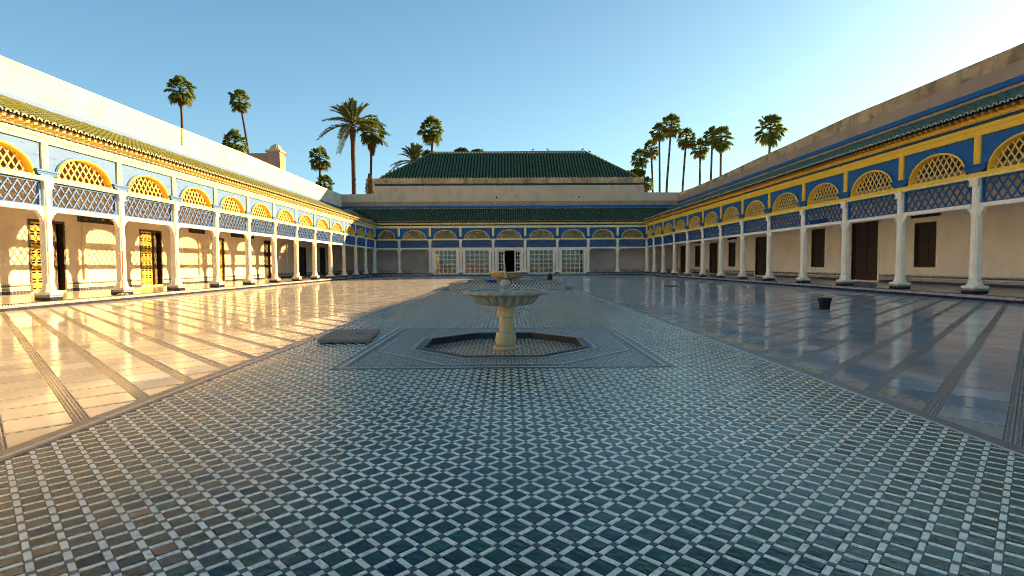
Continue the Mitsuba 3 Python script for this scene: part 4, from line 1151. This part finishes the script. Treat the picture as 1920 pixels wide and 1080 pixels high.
mb = MB(); tube(mb, [[fx, fy, 1.00], [fx, fy, 1.03]], [.03, .022], 12); put('spout_collar', mb.mesh(), 'iron', FO, smooth=40)
mb = MB(); tube(mb, [[fx + .002, fy, 1.03], [fx - .01, fy, 1.16], [fx - .028, fy, 1.375]], [.011, .013, .017], 10); put('spout', mb.mesh(), 'pale_wood', FO, smooth=40)

PO = thing('raised_pool', 'low raised square pool faced with black and white checker tiles beyond the near fountain', 'pool')
px0, px1, py0, py1, ph = -2.78, 2.77, 25.45, 30.7, .345
wallm = MB()
ring = sbox(px0, py0, px1, py1).difference(sbox(px0 + .55, py0 + .55, px1 - .55, py1 - .55))
m = trimesh.creation.extrude_polygon(ring, ph - .02, engine='earcut'); wallm.add(np.asarray(m.vertices), np.asarray(m.faces))
put('checker_wall', wallm.mesh(), mat('checker_tile', check(.085, (0.012, 0.012, 0.022), (0.58, 0.56, 0.50)), 0.3), PO)
m = trimesh.creation.extrude_polygon(sbox(px0 - .03, py0 - .03, px1 + .03, py1 + .03).difference(sbox(px0 + .5, py0 + .5, px1 - .5, py1 - .5)), .03, engine='earcut')
v = np.asarray(m.vertices); v[:, 2] += ph - .02
put('coping', (v, np.asarray(m.faces)), mat('dark_mosaic', mikit.proc(lambda p, n, uv: mosaic(p.x, p.y, .06, .014) * 0.7), 0.3), PO)
put('water', MB().box(px0 + .56, px1 - .56, py0 + .56, py1 - .56, .10, .2).mesh(), mat('dark_water', (0.01, 0.03, 0.035), 0.06, 0.6), PO)
put('base_step', MB().box(px0 - .33, px1 + .38, py0 + .25, py1 + .3, .0045, .05).mesh(), 'border_stone', PO)

F2 = thing('fountain_basin', 'wide ochre stone basin with a fluted underside standing in the raised pool', 'fountain')
cx, cy = -.02, 28.1
put('pedestal', lathe([(.32, .2), (.34, .28), (.26, .36), (.30, .46)], 24, cx, cy).mesh(), 'ochre_stone', F2, smooth=35)
put('bowl', lathe([(.25, .455), (.52, .47), (.70, .53), (.82, .64), (.865, .76), (.90, .80), (.90, .835), (.86, .84), (.80, .76), (.5, .62), (.1, .58)], 160, cx, cy, lobes=36, amp=[0, .03, .06, .06, .04, 0, 0, 0, 0, 0, 0]).mesh(), 'ochre_stone', F2, smooth=30)

# ------------------------------------------------------------------ loose things
BO = thing('cover_board', 'brown wooden cover board lying flat on the mosaic to the left of the fountain', 'board')
q = Polygon([(-3.03, 8.46), (-2.20, 8.43), (-2.36, 9.82), (-3.19, 9.86)])
for k in range(4):
    t0, t1 = k / 4, (k + 1) / 4
    A, B, C_, D_ = [np.array(p) for p in list(q.exterior.coords)[:4]]
    pl = Polygon([A + (B - A) * (t0 + .003), A + (B - A) * (t1 - .003), D_ + (C_ - D_) * (t1 - .003), D_ + (C_ - D_) * (t0 + .003)])
    m = trimesh.creation.extrude_polygon(pl, .045 + .002 * (k % 2), engine='earcut'); v = np.asarray(m.vertices); v[:, 2] += .022
    put('plank', (v, np.asarray(m.faces)), 'board_wood', BO)
bt = MB()
for k in (.12, .5, .88):
    p, w_ = A + (D_ - A) * k, B + (C_ - B) * k
    m = trimesh.creation.extrude_polygon(LineString([p + (w_ - p) * .02, w_ - (w_ - p) * .02]).buffer(.035, cap_style='flat'), .016, engine='earcut'); v = np.asarray(m.vertices); v[:, 2] += .0055; bt.add(v, np.asarray(m.faces))
put('batten', bt.mesh(), 'dark_wood', BO)

BU = thing('bucket', 'black plastic bucket standing on the wet marble on the right', 'bucket')
bx, by, r0, r1, hb = 8.45, 14.1, .115, .162, .30
put('body', lathe([(r0, .004), (r0 + .004, .008), (r1 - .006, hb - .05), (r1 + .003, hb - .05), (r1 + .005, hb), (r1 - .006, hb), (r1 - .012, hb - .02), (r0 - .006, .02)], 40, bx, by).mesh(), 'black_plastic', BU, smooth=35)
mb = MB(); tube(mb, [[bx + (r1 + .008) * math.cos(t), by - .02 - .03 * math.sin(t), hb - .02 - .0 * t - .10 * math.sin(t)] for t in np.linspace(0, math.pi, 16)], .004, 6); put('handle', mb.mesh(), 'iron', BU, smooth=40)

B2 = thing('plastic_tub', 'bright blue plastic tub in the raised pool beside the ochre basin', 'tub')
put('body', lathe([(.22, .2), (.30, .44), (.315, .445), (.29, .44), (.21, .215)], 32, -.82, 27.3).mesh(), 'blue_plastic', B2, smooth=35)

MO = thing('mop', 'mop with a red handle leaning on a near column of the sunlit left gallery', 'mop')
p0, p1 = np.array([-14.17, 19.75, .24]), np.array([-14.42, 20.17, 1.85])
mb = MB(); tube(mb, [p0, p1], .014, 8); put('handle', mb.mesh(), 'red_handle', MO, smooth=40)
mp = MB()
for k in range(70):
    a = rng.uniform(0, 2 * math.pi); r = rng.uniform(.08, .30)
    tube(mp, [p0 + [0, 0, .03], p0 + [.5 * r * math.cos(a) * .6, .5 * r * math.sin(a), .012], [p0[0] + r * .45 * math.cos(a), p0[1] + r * math.sin(a), .205]], [.012, .014, .010], 5)
put('mop_head', mp.mesh(), 'mop_fibre', MO, smooth=50)

BR = thing('broom', 'long handled broom leaning on a pier between two glazed doors of the far gallery', 'broom')
p0, p1 = np.array([5.40, 58.62, .30]), np.array([4.85, 59.0 - .05, 1.62])
mb = MB(); tube(mb, [p0, p1], .02, 8); put('handle', mb.mesh(), 'brown_wood', BR, smooth=40)
hd = MB(); hd.box(p0[0] - .2, p0[0] + .2, p0[1] - .04, p0[1] + .04, .28, .32)
for k in range(40):
    s = -.19 + .38 * k / 39; hd.box(p0[0] + s - .004, p0[0] + s + .004, p0[1] - .05, p0[1] + .03, .191, .28)
put('brush_head', hd.mesh(), 'wet_cloth', BR)

DJ = thing('dark_canister', 'small dark canister standing on the right rear rim of the raised pool', 'canister')
put('body', lathe([(.13, .356), (.15, .37), (.15, .60), (.12, .66), (.05, .70), (.05, .74), (.04, .745)], 24, 2.42, 30.4).mesh(), 'black_plastic', DJ, smooth=35)
def heap(name, label, cat, x, y, z_, rx, ry, rz, bsdf):
    H_ = thing(name, label, cat)
    s = trimesh.creation.icosphere(4, 1.0); v = np.array(s.vertices)
    n = meshkit.fbm(v * 2.2 + [x, y, 3], 4)
    v = v * (0.6 + .8 * n[:, None]) * [rx, ry, rz]; v[:, 2] = np.maximum(v[:, 2], 0) + z_
    put('cloth', (v, np.array(s.faces)), bsdf, H_, smooth=True)
heap('wet_rag', 'crumpled dark green rag at the right rear corner of the raised pool', 'rag', 2.65, 30.05, .356, .40, .25, .16, 'wet_cloth')
heap('wet_rag', 'small crumpled brown rag left on the sunlit marble at the shadow edge', 'rag', -4.45, 24.9, .004, .34, .22, .12, mat('brown_cloth', (0.10, 0.065, 0.04), 0.8))
SQG = thing('squeegee_head', 'dark flat squeegee head lying on the wet marble before the right corner', 'squeegee')
q0 = np.array([8.45, 28.6]); q1 = np.array([9.20, 28.9])
put('blade', chamfer_box(q0[0], q1[0], 28.6, 28.68, .004, .045, .006).mesh(), 'black_plastic', SQG)
mb = MB(); tube(mb, [[8.82, 28.66, .03], [8.82, 28.78, .05], [8.85, 28.95, .07]], .02, 8); put('socket', mb.mesh(), 'black_plastic', SQG, smooth=40)
